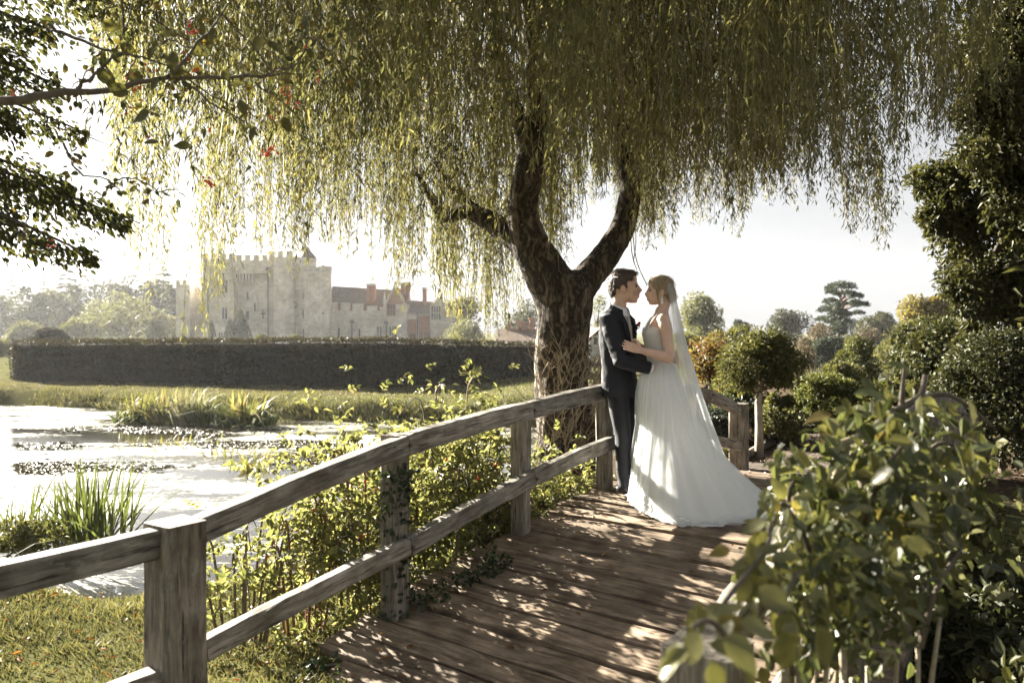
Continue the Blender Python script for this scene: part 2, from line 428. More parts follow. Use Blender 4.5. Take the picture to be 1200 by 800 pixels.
fine = ramp(nt, noise(nt, v, 60, 3, 0.6), [(0.3, (0.6,0.6,0.6)), (0.7, (1.25,1.25,1.25))]).outputs['Color']
lawn = mixc(nt, 1.0, lawn, fine, 'MULTIPLY')
earth = ramp(nt, noise(nt, v, 14, 8, 0.7), [(0.3, (0.035,0.026,0.019)), (0.55, (0.075,0.055,0.040)), (0.75, (0.13,0.10,0.075))]).outputs['Color']
c = mixc(nt, att.outputs['Fac'], lawn, earth)
p = nd(nt, 'BsdfPrincipled'); p.inputs['Roughness'].default_value = 1.0; p.inputs['Specular IOR Level'].default_value = 0.0
nt.links.new(c, p.inputs['Base Color']); nt.links.new(bump(nt, noise(nt, v, 22, 6, 0.7), 0.8, 0.03), p.inputs['Normal'])
nt.links.new(p.outputs[0], out.inputs['Surface'])
put('ground', me, m, kind='structure')

# ------------------------------------------------------------------ the moat
m, nt, out = new_mat('moat_water')
v = coords(nt); vs = coords(nt, (0.42, 1.35, 1))
film_n = noise(nt, vs, 0.55, 9, 0.62); fleck = noise(nt, coords(nt, (2.2, 5.5, 1)), 3.0, 7, 0.7)
add = nd(nt, 'Math', operation='MULTIPLY_ADD'); add.inputs[1].default_value = 0.55; nt.links.new(fleck, add.inputs[0]); nt.links.new(film_n, add.inputs[2])
film = ramp(nt, add.outputs[0], [(0.77, (0, 0, 0)), (0.86, (1, 1, 1))]).outputs['Color']
filmc = ramp(nt, noise(nt, v, 3.5, 8, 0.7), [(0.3, (0.20,0.20,0.155)), (0.7, (0.36,0.355,0.30))]).outputs['Color']
pw = nd(nt, 'BsdfPrincipled'); pw.inputs['Base Color'].default_value = (0.022,0.021,0.015,1); pw.inputs['Roughness'].default_value = 0.045; pw.inputs['IOR'].default_value = 1.42
pw.inputs['Specular IOR Level'].default_value = 0.55
nt.links.new(bump(nt, noise(nt, coords(nt, (1.0, 2.4, 1)), 5.5, 4, 0.6), 0.10, 0.02), pw.inputs['Normal'])
pf = nd(nt, 'BsdfPrincipled'); pf.inputs['Roughness'].default_value = 0.5; pf.inputs['Specular IOR Level'].default_value = 0.3
nt.links.new(filmc, pf.inputs['Base Color']); nt.links.new(bump(nt, noise(nt, v, 30, 5, 0.7), 0.25, 0.01), pf.inputs['Normal'])
x = nd(nt, 'MixShader'); nt.links.new(film, x.inputs[0]); nt.links.new(pw.outputs[0], x.inputs[1]); nt.links.new(pf.outputs[0], x.inputs[2]); nt.links.new(x.outputs[0], out.inputs['Surface'])
M['water'] = m
mb = MB(); mb.add([(-70,2,WATER),(8,2,WATER),(8,31,WATER),(-70,31,WATER)], [(0,1,2,3)])
put('moat_water', mb.mesh('moat_water'), m, kind='structure')

# the hedge's dark reflection put in as dark leaf flecks lying in streaks
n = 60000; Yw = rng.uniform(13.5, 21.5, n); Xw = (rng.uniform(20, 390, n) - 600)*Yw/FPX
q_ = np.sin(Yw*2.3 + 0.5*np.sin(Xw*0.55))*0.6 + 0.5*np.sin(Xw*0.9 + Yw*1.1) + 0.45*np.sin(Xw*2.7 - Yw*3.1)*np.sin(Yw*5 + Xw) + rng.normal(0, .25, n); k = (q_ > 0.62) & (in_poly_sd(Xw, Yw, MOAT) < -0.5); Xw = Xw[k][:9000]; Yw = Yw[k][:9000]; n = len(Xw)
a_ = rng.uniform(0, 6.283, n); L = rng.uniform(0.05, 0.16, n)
leaves('hedge_reflection_flecks', np.column_stack([Xw, Yw, np.full(n, WATER + 0.008)]), np.column_stack([np.cos(a_), np.sin(a_), rng.uniform(0, .12, n)]), np.column_stack([rng.normal(0, .12, (n, 2)), np.ones(n)]), L, L*0.4, leaf_mat('reflection_fleck', [(0.05,0.042,0.025), (0.07,0.062,0.03), (0.10,0.085,0.04)], trans=0.1), kind='stuff')

# ------------------------------------------------------------------ path beyond the bridge
c0 = bp(7.7, 1.1); PATH = [(c0.x-0.3, c0.y-0.4, 1.25), (c0.x+0.7, c0.y+1.5, 1.15), (4.9, 12.3, 0.95), (5.7, 14.8, 0.9), (6.9, 17.2, 0.85), (8.6, 19.5, 0.8)]
PP = smooth_path(PATH, 6); V = []; F = []
for i, q in enumerate(PP):
    t = PP[min(i+1, len(PP)-1)] - PP[max(i-1, 0)]; nrm = np.array([t[1], -t[0]]); nrm /= np.linalg.norm(nrm)
    for k in range(7):
        u = -1 + k/3.0; w = q[2]*(1 + 0.06*math.sin(i*1.7 + k))
        px, py = q[0] + nrm[0]*u*w, q[1] + nrm[1]*u*w
        V.append((px, py, land1(px, py) + 0.006 + 0.02*(1-u*u)))
for i in range(len(PP)-1):
    for k in range(6): F.append((i*7+k, i*7+k+1, (i+1)*7+k+1, (i+1)*7+k))
me = np_mesh('garden_path', V, F)
put('garden_path', me, flat_mat('bark_mulch', (0.035,0.027,0.02), (0.105,0.078,0.058), 30, 0.95, 1.0, bscale=45, bdist=0.03, detail=9), kind='structure')

# ------------------------------------------------------------------ grass, litter
def scatter(n, x0, x1, y0, y1, ok):
    X = rng.uniform(x0, x1, n*3); Y = rng.uniform(y0, y1, n*3); k = ok(X, Y); X = X[k][:n]; Y = Y[k][:n]
    return X, Y, land(X, Y)
def br_s(X, Y): return (X - A0.x)*DS.x + (Y - A0.y)*DS.y
def br_r(X, Y): return (X - A0.x)*DR.x + (Y - A0.y)*DR.y
def dry(X, Y): return np.minimum(in_poly_sd(X, Y, MOAT), in_poly_sd(X, Y, CHAN)) > 0.25
def grass_patch(name, n, x0, x1, y0, y1, ok, h0, h1, w, mat, lean=0.5):
    X, Y, Z = scatter(n, x0, x1, y0, y1, ok); n = len(X)
    P = np.stack([X, Y, Z - 0.01], 1); D = unit(np.stack([rng.normal(0, lean, n), rng.normal(0, lean, n), np.ones(n)], 1))
    N = unit(np.stack([rng.normal(size=n), rng.normal(size=n), 0.1*np.ones(n)], 1))
    clump = 0.6 + 0.8*np.clip(np.sin(X*5 + 2*np.sin(Y*4))*np.sin(Y*6 + X*2)*0.5 + 0.5, 0, 1)
    return leaves(name, P, D, N, rng.uniform(h0, h1, n)*clump, w, mat, kind='stuff', fold=0.1)
grass_patch('lawn_grass', 60000, -5.6, 0.2, 2.4, 7.6, lambda X, Y: dry(X, Y) & (br_r(X, Y) < 0.05) & (X > -0.72*Y - 0.7) | (dry(X, Y) & (br_s(X, Y) < 0.75) & (br_r(X, Y) < 1.2)), 0.03, 0.085, 0.007, M['grass'], 0.75)
grass_patch('bank_grass', 26000, -26, 0, 19.5, 29, lambda X, Y: (np.abs(in_poly_sd(X, Y, MOAT) - 0.55) < 0.75), 0.10, 0.26, 0.025, M['grass'], 0.55)
grass_patch('lawn_tufts', 16000, -24, 2, 21, 31, lambda X, Y: in_poly_sd(X, Y, MOAT) > 0.6, 0.04, 0.08, 0.03, M['grass'], 0.8)
# fallen leaves on lawn, deck and path, too many and too small to count
def flat_leaves(name, P, L0, L1, mat, tilt=0.35):
    n = len(P); q = rng.uniform(0, 6.283, n)
    D = np.stack([np.cos(q), np.sin(q), rng.normal(0, tilt*0.5, n)], 1); N = unit(np.stack([rng.normal(0, tilt, n), rng.normal(0, tilt, n), np.ones(n)], 1))
    L = rng.uniform(L0, L1, n); return leaves(name, P, D, N, L, L*rng.uniform(0.3, 0.6, n), mat, kind='stuff', six=True, fold=0.25)
X, Y, Z = scatter(620, -4.8, -0.5, 3.0, 6.6, lambda X, Y: dry(X, Y) & (br_r(X, Y) < 0.0))
flat_leaves('fallen_leaves', np.stack([X, Y, Z + 0.05], 1), 0.02, 0.055, M['litter'], 0.6)
s = rng.uniform(0.6, 7.9, 330); r = np.abs(rng.normal(0, 1.0, 330)) % 2.3
P = np.array([tuple(bp(a_, b_, 0.012)) for a_, b_ in zip(s, r)])
flat_leaves('deck_litter', P, 0.014, 0.05, M['litter'], 0.3)
X = rng.uniform(1.6, 9, 26000); Y = rng.uniform(7.6, 20, 26000); k = (np.minimum(in_poly_sd(X, Y, MOAT), in_poly_sd(X, Y, CHAN)) > 0.5) & ((br_s(X, Y) > 8.05) | (br_r(X, Y) < -0.2) | (br_r(X, Y) > 2.6)); X = X[k]; Y = Y[k]
flat_leaves('mulch_leaves', np.stack([X, Y, land(X, Y) + 0.03], 1), 0.02, 0.055, M['mulchleaf'], 0.5)
X, Y, Z = scatter(7000, 1.0, 5.5, 1.6, 6.5, lambda X, Y: dry(X, Y) & (br_r(X, Y) > 2.6))
flat_leaves('undergrowth_litter', np.stack([X, Y, Z + 0.03], 1), 0.02, 0.06, M['litter'], 0.5)

# ------------------------------------------------------------------ clipped hedges
def clipped_hedge(name, label, line, tops, bots, thick, n_leaf, group=None):
    base = Vector((*line[0], bots[0])); t = thing(name, label, 'hedge', base, group)
    mb = MB(); P = []; NN = []
    for i in range(len(line)-1):
        a = np.array(line[i]); b = np.array(line[i+1]); d = b - a; Ln = np.linalg.norm(d); d /= Ln
        nn = np.array([d[1], -d[0]]);  nn = nn if nn @ (-a) > 0 else -nn      # towards the viewer's side
        bk = -nn*thick; q0, q1 = a, b
        z0, z1, w0, w1 = bots[i], bots[i+1], tops[i], tops[i+1]
        i0 = 0.12; 
        V = [(*(q0-nn*i0), z0-0.3), (*(q1-nn*i0), z1-0.3), (*(q1+bk), z1-0.3), (*(q0+bk), z0-0.3),
             (*(q0-nn*i0), w0-i0), (*(q1-nn*i0), w1-i0), (*(q1+bk), w1-i0), (*(q0+bk), w0-i0)]
        mb.add(V, [(0,3,2,1),(4,5,6,7),(0,1,5,4),(1,2,6,5),(2,3,7,6),(3,0,4,7)])
        k = int(n_leaf*Ln/10); u = rng.uniform(0, 1, k)
        kind = rng.uniform(0, 1, k); face = kind < 0.62
        zz = z0 + (z1-z0)*u; ww = w0 + (w1-w0)*u
        h = np.where(face, zz + (ww-zz)*rng.uniform(0, 1, k), ww + rng.normal(0, 0.03, k) + 0.035*np.sin(u*Ln*2.1 + 1)*np.sin(u*Ln*0.7))
        dep = np.where(face, rng.normal(0.0, 0.035, k) - 0.09*np.sin(u*Ln*1.3)*np.sin(u*Ln*3.1), rng.uniform(0, thick, k))
        pt = a[None] + d[None]*(u*Ln)[:, None] - nn[None]*dep[:, None]
        P.append(np.column_stack([pt, h])); NN.append(np.where(face[:, None], np.array([*nn, 0.15])[None], np.array([0, 0, 1.0])[None]))
    P = np.concatenate(P); NN = np.concatenate(NN); n = len(P)
    D = unit(NN*0.75 + rng.normal(0, 0.6, (n, 3))); N = unit(NN + rng.normal(0, 0.7, (n, 3)))
    V, F = leaf_arrays(P - D*0.03, D, N, rng.uniform(0.09, 0.17, n), rng.uniform(0.035, 0.06, n), six=False)
    put('hedge_foliage', np_mesh('hedge_foliage', V, F, False), M['hedge'], t, kind='stuff')
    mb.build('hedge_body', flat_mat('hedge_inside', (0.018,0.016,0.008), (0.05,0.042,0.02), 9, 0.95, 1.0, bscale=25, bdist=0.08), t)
    return t
clipped_hedge('yew_hedge', 'long clipped dark yew hedge along the far bank of the moat, below the castle', [(-20.2, 32), (-4.6, 27.2), (1.2, 31.5), (3.3, 33.2)],
              [1.22, 1.36, 1.16, 1.15], [-0.33, -0.27, -0.40, -0.4], 1.6, 11000)
clipped_hedge('low_hedge', 'lower clipped hedge glimpsed between the willow trunk and the groom', [(3.4, 38), (9.5, 41)], [0.35, 0.3], [-0.5, -0.5], 1.2, 6000)
# ------------------------------------------------------------------ the footbridge
BR = thing('footbridge', 'arched timber footbridge with weathered grey rails and brown deck planks', 'footbridge', bp(4.2, 0))
def framed(name, V, F, xaxis, org, mat, parent, smooth=False):
    # object whose own x axis runs along the timber
    x = Vector(xaxis).normalized(); z = Vector((0, 0, 1)); z = (z - x*z.dot(x)); z = z.normalized() if z.length > 1e-3 else Vector((1, 0, 0)); y = z.cross(x)
    Rm = Matrix((x, y, z)).transposed().to_4x4(); Rm.translation = Vector(org)
    inv = Rm.inverted(); me = bpy.data.meshes.new(name); me.from_pydata([tuple(inv @ Vector(p)) for p in V], [], F); me.update()
    if smooth: me.polygons.foreach_set('use_smooth', [True]*len(me.polygons))
    o = bpy.data.objects.new(name, me); COL.objects.link(o); me.materials.append(mat)
    o.parent = parent; L = origin(parent); Rm.translation = Vector(org) - L; o.matrix_basis = Rm
    return o
def beam(name, pts, w, h, mat, parent, bev=0.008, seg=5, jit=0.004, up=(0, 0, 1)):
    # squared timber through pts, width w across, height h, worn arrises and a slightly uneven face
    P = [Vector(p) for p in pts]
    Q = []
    for i in range(len(P)-1):
        for k in range(seg): Q.append(P[i].lerp(P[i+1], k/seg))
    Q.append(P[-1]); V = []; F = []; up = Vector(up)
    prof = [(-w/2+bev, -h/2), (w/2-bev, -h/2), (w/2, -h/2+bev), (w/2, h/2-bev), (w/2-bev, h/2), (-w/2+bev, h/2), (-w/2, h/2-bev), (-w/2, -h/2+bev)]
    for i, q in enumerate(Q):
        t = (Q[min(i+1, len(Q)-1)] - Q[max(i-1, 0)]).normalized(); a = t.cross(up).normalized(); b = a.cross(t)
        for (u, v_) in prof:
            V.append(q + a*(u + random.uniform(-jit, jit)) + b*(v_ + random.uniform(-jit, jit)))
    m = len(Q)
    for i in range(m-1):
        for k in range(8): F.append((i*8+k, i*8+(k+1) % 8, (i+1)*8+(k+1) % 8, (i+1)*8+k))
    F.append(tuple(reversed(range(8)))); F.append(tuple((m-1)*8+k for k in range(8)))
    return framed(name, V, F, P[-1]-P[0], P[0], mat, parent)

# deck planks: each its own board, gaps between, ends uneven, a few edges chipped
def slant(s): return 0.20*float(np.clip((4.6 - s)/2.6, 0, 1))
s = -0.45
while s < 8.05:
    w = random.uniform(0.158, 0.198); g = random.uniform(0.022, 0.036)
    lr = -0.16 + random.uniform(-0.05, 0.03) + max(0, 0.95 - s)*1.25; rr = BRW + 0.14 + random.uniform(-0.04, 0.04)
    V = []; F = []; n = 12; dz = random.uniform(-0.009, 0.009); tw = random.uniform(-0.006, 0.006)
    for i in range(n+1):
        r = lr + (rr-lr)*i/n; k = r/BRW
        e0 = s + random.uniform(-0.003, 0.003) - slant(s)*k; e1 = s + w + random.uniform(-0.003, 0.003) - slant(s+w)*k
        sag = 0.004*math.sin(i*1.9 + s*7)
        z0 = deck_z(s) + dz + sag - tw; z1 = deck_z(s+w) + dz + sag + tw
        for (e, z, dd) in ((e0, z0, -0.045), (e0, z0, -0.006), (e0+0.010, z0, 0.0), (e1-0.010, z1, 0.0), (e1, z1, -0.006), (e1, z1, -0.045)):
            p = A0 + DS*e + DR*r; V.append((p.x, p.y, z + dd))
    for i in range(n):
        for k in range(6): F.append((i*6+k, i*6+(k+1) % 6, (i+1)*6+(k+1) % 6, (i+1)*6+k)[::-1])
    F.append(tuple(range(6))); F.append(tuple(reversed([n*6+k for k in range(6)])))
    framed('deck_plank', V, F, Vector(V[n*6+2]) - Vector(V[2]), V[2], M['plank'], BR)
    s += w + g
for r in (0.12, BRW-0.12):
    beam('bridge_beam', [bp(q, r, -0.19) for q in (0.2, 1.5, 2.8, 4.2, 5.6, 6.8, 7.9)], 0.14, 0.26, M['post'], BR, seg=2)

POSTS = [(0.0, 0.19, None), (1.43, 0.125, 1.0), (2.75, 0.115, 0.9), (4.03, 0.115, 0.88), (5.2, 0.115, 0.9), (6.28, 0.115, 0.9), (7.36, 0.19, None)]
RT = {0.0: 0.72, 1.43: 0.955, 2.75: 1.05, 4.03: 1.115, 5.2: 1.06, 6.28: 0.93, 7.36: 0.66}        # rail centre heights
RL = {0.0: 0.20, 1.43: 0.37, 2.75: 0.565, 4.03: 0.685, 5.2: 0.60, 6.28: 0.45, 7.36: 0.24}
def post(s, r, w, z0, z1, cap=True):
    p = bp(s, r); a = Vector((p.x, p.y, z0)); b = Vector((p.x, p.y, z1))
    o = beam('post', [a, b], w, w, M['post'], BR, bev=0.012, seg=6, jit=0.005, up=DR)
    return o
for side, r in ((0, 0.0), (1, BRW)):
    io = 1 if side == 0 else -1
    for (s, w, h) in POSTS:
        end = h is None
        top = RT[s] + 0.07 if end else RT[s] + (0.055 if s == 1.43 else -0.058)
        if end and s > 5: top = RT[s] + 0.10
        off = 0 if end else -0.05*io
        post(s, r + (off if not end else 0), w, deck_z(s) - 0.5, top)
    ks = [q[0] for q in POSTS]
    for tab, nm, hh, ww in ((RT, 'top_rail', 0.117, 0.092), (RL, 'lower_rail', 0.106, 0.075)):
        for i in range(0, len(ks)-1):
            a, b = ks[i], ks[i+1]; e0 = 0.10 if i == 0 else 0.004; e1 = 0.10 if i == len(ks)-2 else 0.004
            pts = []
            for k in range(5):
                q = a + e0 + (b - e1 - a - e0)*k/4; z = float(np.interp(q, ks, [tab[x] for x in ks]))
                # the rails bow with the arch instead of breaking at each post
                z += 0.009*math.sin(math.pi*k/4)
                p = bp(q, r + (0.02*io if nm == 'top_rail' else 0.045*io)); p.z = z; pts.append(p)
            beam(nm, pts, ww + random.uniform(-0.006, 0.006), hh + random.uniform(-0.006, 0.006), M['rail'], BR, seg=3, jit=0.003)
# the short splayed length of rail that closes the near end on the left
e = Vector((-0.41, -0.57, 0)).normalized(); a = bp(0, 0)
for z, nm, hh in ((0.715, 'top_rail', 0.12), (0.13, 'lower_rail', 0.115)):
    p0 = Vector((a.x, a.y, z)) + e*0.09; p1 = p0 + e*2.1; p1.z -= 0.03
    beam(nm, [p0, p1], 0.09, hh, M['rail'], BR, seg=10, jit=0.003)
p = a + e*2.2; beam('post', [(p.x, p.y, -0.6), (p.x, p.y, 0.74)], 0.16, 0.16, M['post'], BR, bev=0.012, up=DR)
# bolt heads where the rails are fixed
bm_ = MB()
mbolt = flat_mat('rusty_iron', (0.05,0.035,0.03), (0.10,0.06,0.045), 40, 0.7)
for (s, w, h) in POSTS[1:6]:
    for tab in (RT, RL):
        p = bp(s, 0.095 if tab is RL else 0.075); p.z = tab[s]
        b = MB(); b.loft([p - DR*0.012, p + DR*0.004], [0.011, 0.011], 6, ref=(0, 0, 1)); b.build('bolt', mbolt, BR)
# ------------------------------------------------------------------ the castle across the moat
def stone_mat(name, c1, c2, c3, sc=1.1):
    m, nt, out = new_mat(name); v = coords(nt)
    b = nd(nt, 'TexBrick'); b.inputs['Scale'].default_value = sc; b.inputs['Color1'].default_value = (*c1, 1); b.inputs['Color2'].default_value = (*c2, 1)
    b.inputs['Mortar'].default_value = (*[q*0.85 for q in c1], 1); b.inputs['Mortar Size'].default_value = 0.012; b.inputs['Brick Width'].default_value = 0.7; b.inputs['Row Height'].default_value = 0.36
    sx = nd(nt, 'SeparateXYZ'); cx = nd(nt, 'CombineXYZ'); a = nd(nt, 'Math', operation='ADD')
    nt.links.new(v, sx.inputs[0]); nt.links.new(sx.outputs[0], a.inputs[0]); nt.links.new(sx.outputs[1], a.inputs[1])
    nt.links.new(a.outputs[0], cx.inputs[0]); nt.links.new(sx.outputs[2], cx.inputs[1]); nt.links.new(cx.outputs[0], b.inputs['Vector'])
    w = ramp(nt, noise(nt, v, 0.55, 8, 0.7), [(0.32, c3), (0.6, (1.0, 0.99, 0.97))]).outputs['Color']
    w2 = ramp(nt, noise(nt, v, 3.2, 6, 0.75), [(0.35, (0.78, 0.74, 0.68)), (0.6, (1.08, 1.06, 1.02))]).outputs['Color']
    c = mixc(nt, 1.0, mixc(nt, 1.0, b.outputs['Color'], w, 'MULTIPLY'), w2, 'MULTIPLY')
    p = nd(nt, 'BsdfPrincipled'); p.inputs['Roughness'].default_value = 0.9; p.inputs['Specular IOR Level'].default_value = 0.15
    nt.links.new(c, p.inputs['Base Color']); nt.links.new(bump(nt, noise(nt, v, 5, 6, 0.7), 0.6, 0.08), p.inputs['Normal'])
    nt.links.new(p.outputs[0], out.inputs['Surface']); return m
M['stone'] = stone_mat('castle_stone', (0.74,0.71,0.65), (0.60,0.58,0.54), (0.62,0.59,0.56))
M['ashlar'] = flat_mat('dressed_stone', (0.54,0.50,0.43), (0.64,0.60,0.53), 3, 0.9, 0.3)
M['brick'] = stone_mat('red_brick', (0.40,0.235,0.165), (0.34,0.19,0.135), (0.8,0.75,0.7), 3.0)
M['slate'] = stone_mat('slate_roof', (0.11,0.10,0.09), (0.16,0.145,0.125), (0.7,0.7,0.68), 1.8)
M['glassd'] = flat_mat('dark_window', (0.02,0.022,0.025), (0.05,0.05,0.055), 3, 0.2, spec=0.6)
M['lead'] = flat_mat('lead_pipe', (0.08,0.08,0.085), (0.13,0.13,0.13), 5, 0.6)
M['slit_shade'] = flat_mat('painted_slit_shade', (0.02,0.018,0.015), None, rough=0.9)  # shade inside the slits, painted as near-black bars on the wall face
CY = 110.0; CS = FPX/CY
def U(px): return (px - 600)/CS
def H(py): return CAMZ + (HORIZ - py)/CS
GZ = -1.0
castle = thing('castle', 'pale stone castle with battlemented gatehouse and long wing behind the hedge', 'castle', (U(330), CY + 4, GZ))
def cbox(name, x0, x1, yt, yb, d0, d1, mat, parent=None):
    # a block of the castle: photo columns x0..x1, rows yt..yb; d0 front face and d1 back face, metres behind the facade line
    mb = MB(); mb.box(U(x0), U(x1), CY + d0, CY + d1, H(yb) if yb < 420 else GZ, H(yt)); return mb.build(name, mat, parent or castle)
def octagon(name, xc, rw, yt, yb, d, mat, n=8, taper=1.0):
    mb = MB(); c = (U(xc), CY + d); rr = rw/CS
    mb.loft([(c[0], c[1], H(yb) if yb < 420 else GZ), (c[0], c[1], H(yt))], [rr, rr*taper], n, ref=(0, 1, 0), phase=math.pi/8); return mb.build(name, mat, castle)
def merlons(x0, x1, yt, h, w, gap, d0, d1, mat=None, mpar=None):
    x = x0
    while x + w <= x1 + 0.6:
        o = cbox('merlon', x + 0.05, x + w - 0.05, yt, yt + h, d0, d1, mat or M['stone'], mpar)
        m2 = MB(); m2.box(U(x - 0.3), U(x + w + 0.3), CY + d0 - 0.06, CY + d1 + 0.06, H(yt), H(yt) + 0.10); m2.build('coping', M['ashlar'], o)
        x += w + gap
def window(x0, x1, yt, yb, d, lights=2, frame=None, transom=False):
    # a mullioned window: projecting surround, recessed dark glass, mullions
    fm = frame or M['ashlar']; mb = MB(); X0, X1, Z0, Z1 = U(x0), U(x1), H(yb), H(yt); f = 0.14
    y0, y1 = CY + d - 0.10, CY + d + 0.02
    mb.box(X0-f, X0, y0, y1, Z0-f, Z1+f); mb.box(X1, X1+f, y0, y1, Z0-f, Z1+f); mb.box(X0, X1, y0, y1, Z1, Z1+f); mb.box(X0, X1, y0-0.04, y1, Z0-f, Z0)
    w = mb.build('window', fm, castle)
    g = MB(); g.box(X0, X1, CY + d - 0.03, CY + d + 0.01, Z0, Z1); g.build('pane', M['glassd'], w)
    for i in range(1, lights):
        q = X0 + (X1-X0)*i/lights; b = MB(); b.box(q-0.055, q+0.055, y0+0.01, y1, Z0, Z1); b.build('mullion', fm, w)
    if transom:
        zc = (Z0+Z1)/2; b = MB(); b.box(X0, X1, y0+0.014, y1, zc-0.05, zc+0.05); b.build('transom', fm, w)
    return w
def hood(x0, x1, y, d):
    b = MB(); b.box(U(x0), U(x1), CY + d - 0.22, CY + d, H(y), H(y) + 0.16); b.build('drip_mould', M['ashlar'], castle)
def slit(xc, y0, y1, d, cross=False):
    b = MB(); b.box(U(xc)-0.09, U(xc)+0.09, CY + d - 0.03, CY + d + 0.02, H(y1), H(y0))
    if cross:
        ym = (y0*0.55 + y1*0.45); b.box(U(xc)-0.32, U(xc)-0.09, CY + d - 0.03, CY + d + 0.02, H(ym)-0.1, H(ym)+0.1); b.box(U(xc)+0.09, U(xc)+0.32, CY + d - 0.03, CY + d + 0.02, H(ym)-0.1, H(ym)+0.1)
    b.build('arrow_slit', M['slit_shade'], castle)
def pipe(xc, yt, d, yb=450, head=True):
    b = MB(); b.loft([(U(xc), CY + d - 0.14, GZ if yb > 420 else H(yb)), (U(xc), CY + d - 0.14, H(yt))], [0.09, 0.09], 6)
    if head: b.box(U(xc)-0.25, U(xc)+0.25, CY + d - 0.36, CY + d - 0.01, H(yt), H(yt)+0.45)
    b.build('drainpipe', M['lead'], castle)
# gatehouse
cbox('wall', 210, 226, 334, 450, -1.0, 6, M['stone']); merlons(210, 226, 330, 4, 4.5, 3, -1.0, -0.4)
cbox('wall', 226, 243, 340, 450, 0.8, 6, M['stone']); merlons(227, 242, 336, 4, 4.5, 3, 0.8, 1.4)
cbox('tower', 243, 279, 305, 450, -1.6, 8, M['stone']); merlons(243, 278.5, 299.5, 5.5, 6, 4, -1.6, -0.9); merlons(243, 278.5, 299.5, 5.5, 6, 4, 7.4, 8.0)
cbox('wall', 279, 318, 306, 450, 0.0, 8, M['stone']); merlons(280, 317, 300.5, 5.5, 6, 4, -0.9, -0.3)
cbox('parapet', 278.8, 318, 306, 321, -0.9, -0.02, M['stone'])
for k in range(6):
    x = 279.5 + k*3.55; b = MB(); b.box(U(x), U(x+1.3), CY - 0.88, CY - 0.01, H(331), H(321)); b.build('corbel', M['ashlar'], castle)
cbox('tower', 318, 354, 302, 450, -1.2, 8, M['stone']); merlons(319, 346, 296.5, 5.5, 6, 4, -1.2, -0.6)
octagon('turret', 337, 12.5, 306, 450, -1.4, M['stone'], 12)
octagon('turret', 355, 11, 301, 450, 2.5, M['stone'])
octagon('turret_roof', 355, 12, 287.5, 301, 2.5, M['slate'], 8, 0.02)
for q in range(5): 
    b = MB(); c_ = math.radians(200 + q*35); b.loft([(U(355)+1.25*math.cos(c_), CY + 2.5 + 1.25*math.sin(c_), H(304.5)), (U(355)+1.25*math.cos(c_), CY + 2.5 + 1.25*math.sin(c_), H(301.5))], [0.22, 0.22], 6); b.build('corbel', M['ashlar'], castle)
octagon('tower', 370, 19.2, 320, 450, -0.4, M['stone'])
octagon('string_course', 370, 19.7, 319.6, 321.6, -0.4, M['ashlar'])
for q in range(8):
    c_ = math.radians(22.5 + q*45 + 22.5); cx, cy = U(370) + 1.86*math.cos(c_), CY - 0.4 + 1.86*math.sin(c_)
    b = MB(); b.loft([(cx, cy, H(320)), (cx, cy, H(313.6))], [0.5, 0.5], 8, ref=(0, 1, 0)); o = b.build('merlon', M['stone'], castle)
    b = MB(); b.loft([(cx, cy, H(313.6)), (cx, cy, H(312.2))], [0.56, 0.3], 8, ref=(0, 1, 0)); b.build('coping', M['ashlar'], o)
window(265.5, 272, 329, 344, -1.6, 2); hood(262, 274, 326.5, -1.6)
window(265.5, 271.5, 360.5, 374, -1.6, 2); hood(262, 274, 357, -1.6)
window(261.5, 266, 389.5, 398, -1.6, 2)
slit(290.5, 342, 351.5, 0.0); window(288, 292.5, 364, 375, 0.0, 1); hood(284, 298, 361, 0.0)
b = MB(); b.loft([(U(300), CY - 0.25, H(353)), (U(300), CY - 0.25, H(345.5))], [0.38, 0.02], 6); b.build('niche_canopy', M['ashlar'], castle)
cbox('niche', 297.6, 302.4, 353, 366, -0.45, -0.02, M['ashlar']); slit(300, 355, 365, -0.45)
b = MB(); b.loft([(U(274.5), CY - 1.8, H(354)), (U(274.5), CY - 1.8, H(348))], [0.3, 0.02], 6); b.build('niche_canopy', M['ashlar'], castle)
hood(290, 304, 379, 0.0); hood(307, 313.5, 361.5, -1.2)
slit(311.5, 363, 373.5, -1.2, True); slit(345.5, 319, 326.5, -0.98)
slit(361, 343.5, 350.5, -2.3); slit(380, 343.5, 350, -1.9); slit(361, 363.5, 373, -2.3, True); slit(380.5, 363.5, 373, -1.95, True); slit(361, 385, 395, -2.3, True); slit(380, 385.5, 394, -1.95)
pipe(249.5, 330, -1.6); pipe(317.8, 318, -1.2); pipe(343.3, 378, -1.45); 
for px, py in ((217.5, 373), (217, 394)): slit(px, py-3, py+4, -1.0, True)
b = MB()
for (x, y, w) in ((340, 352, 3.2), (346, 353.5, 3.6), (343, 357, 3), (348, 359, 2.6), (338.5, 361, 2.4), (344.5, 362.5, 3.4)):
    o = cbox('rough_stone', x, x + w, y, y + 2.2, -1.55, -0.9, M['brick'] if x < 339 else M['slate'])
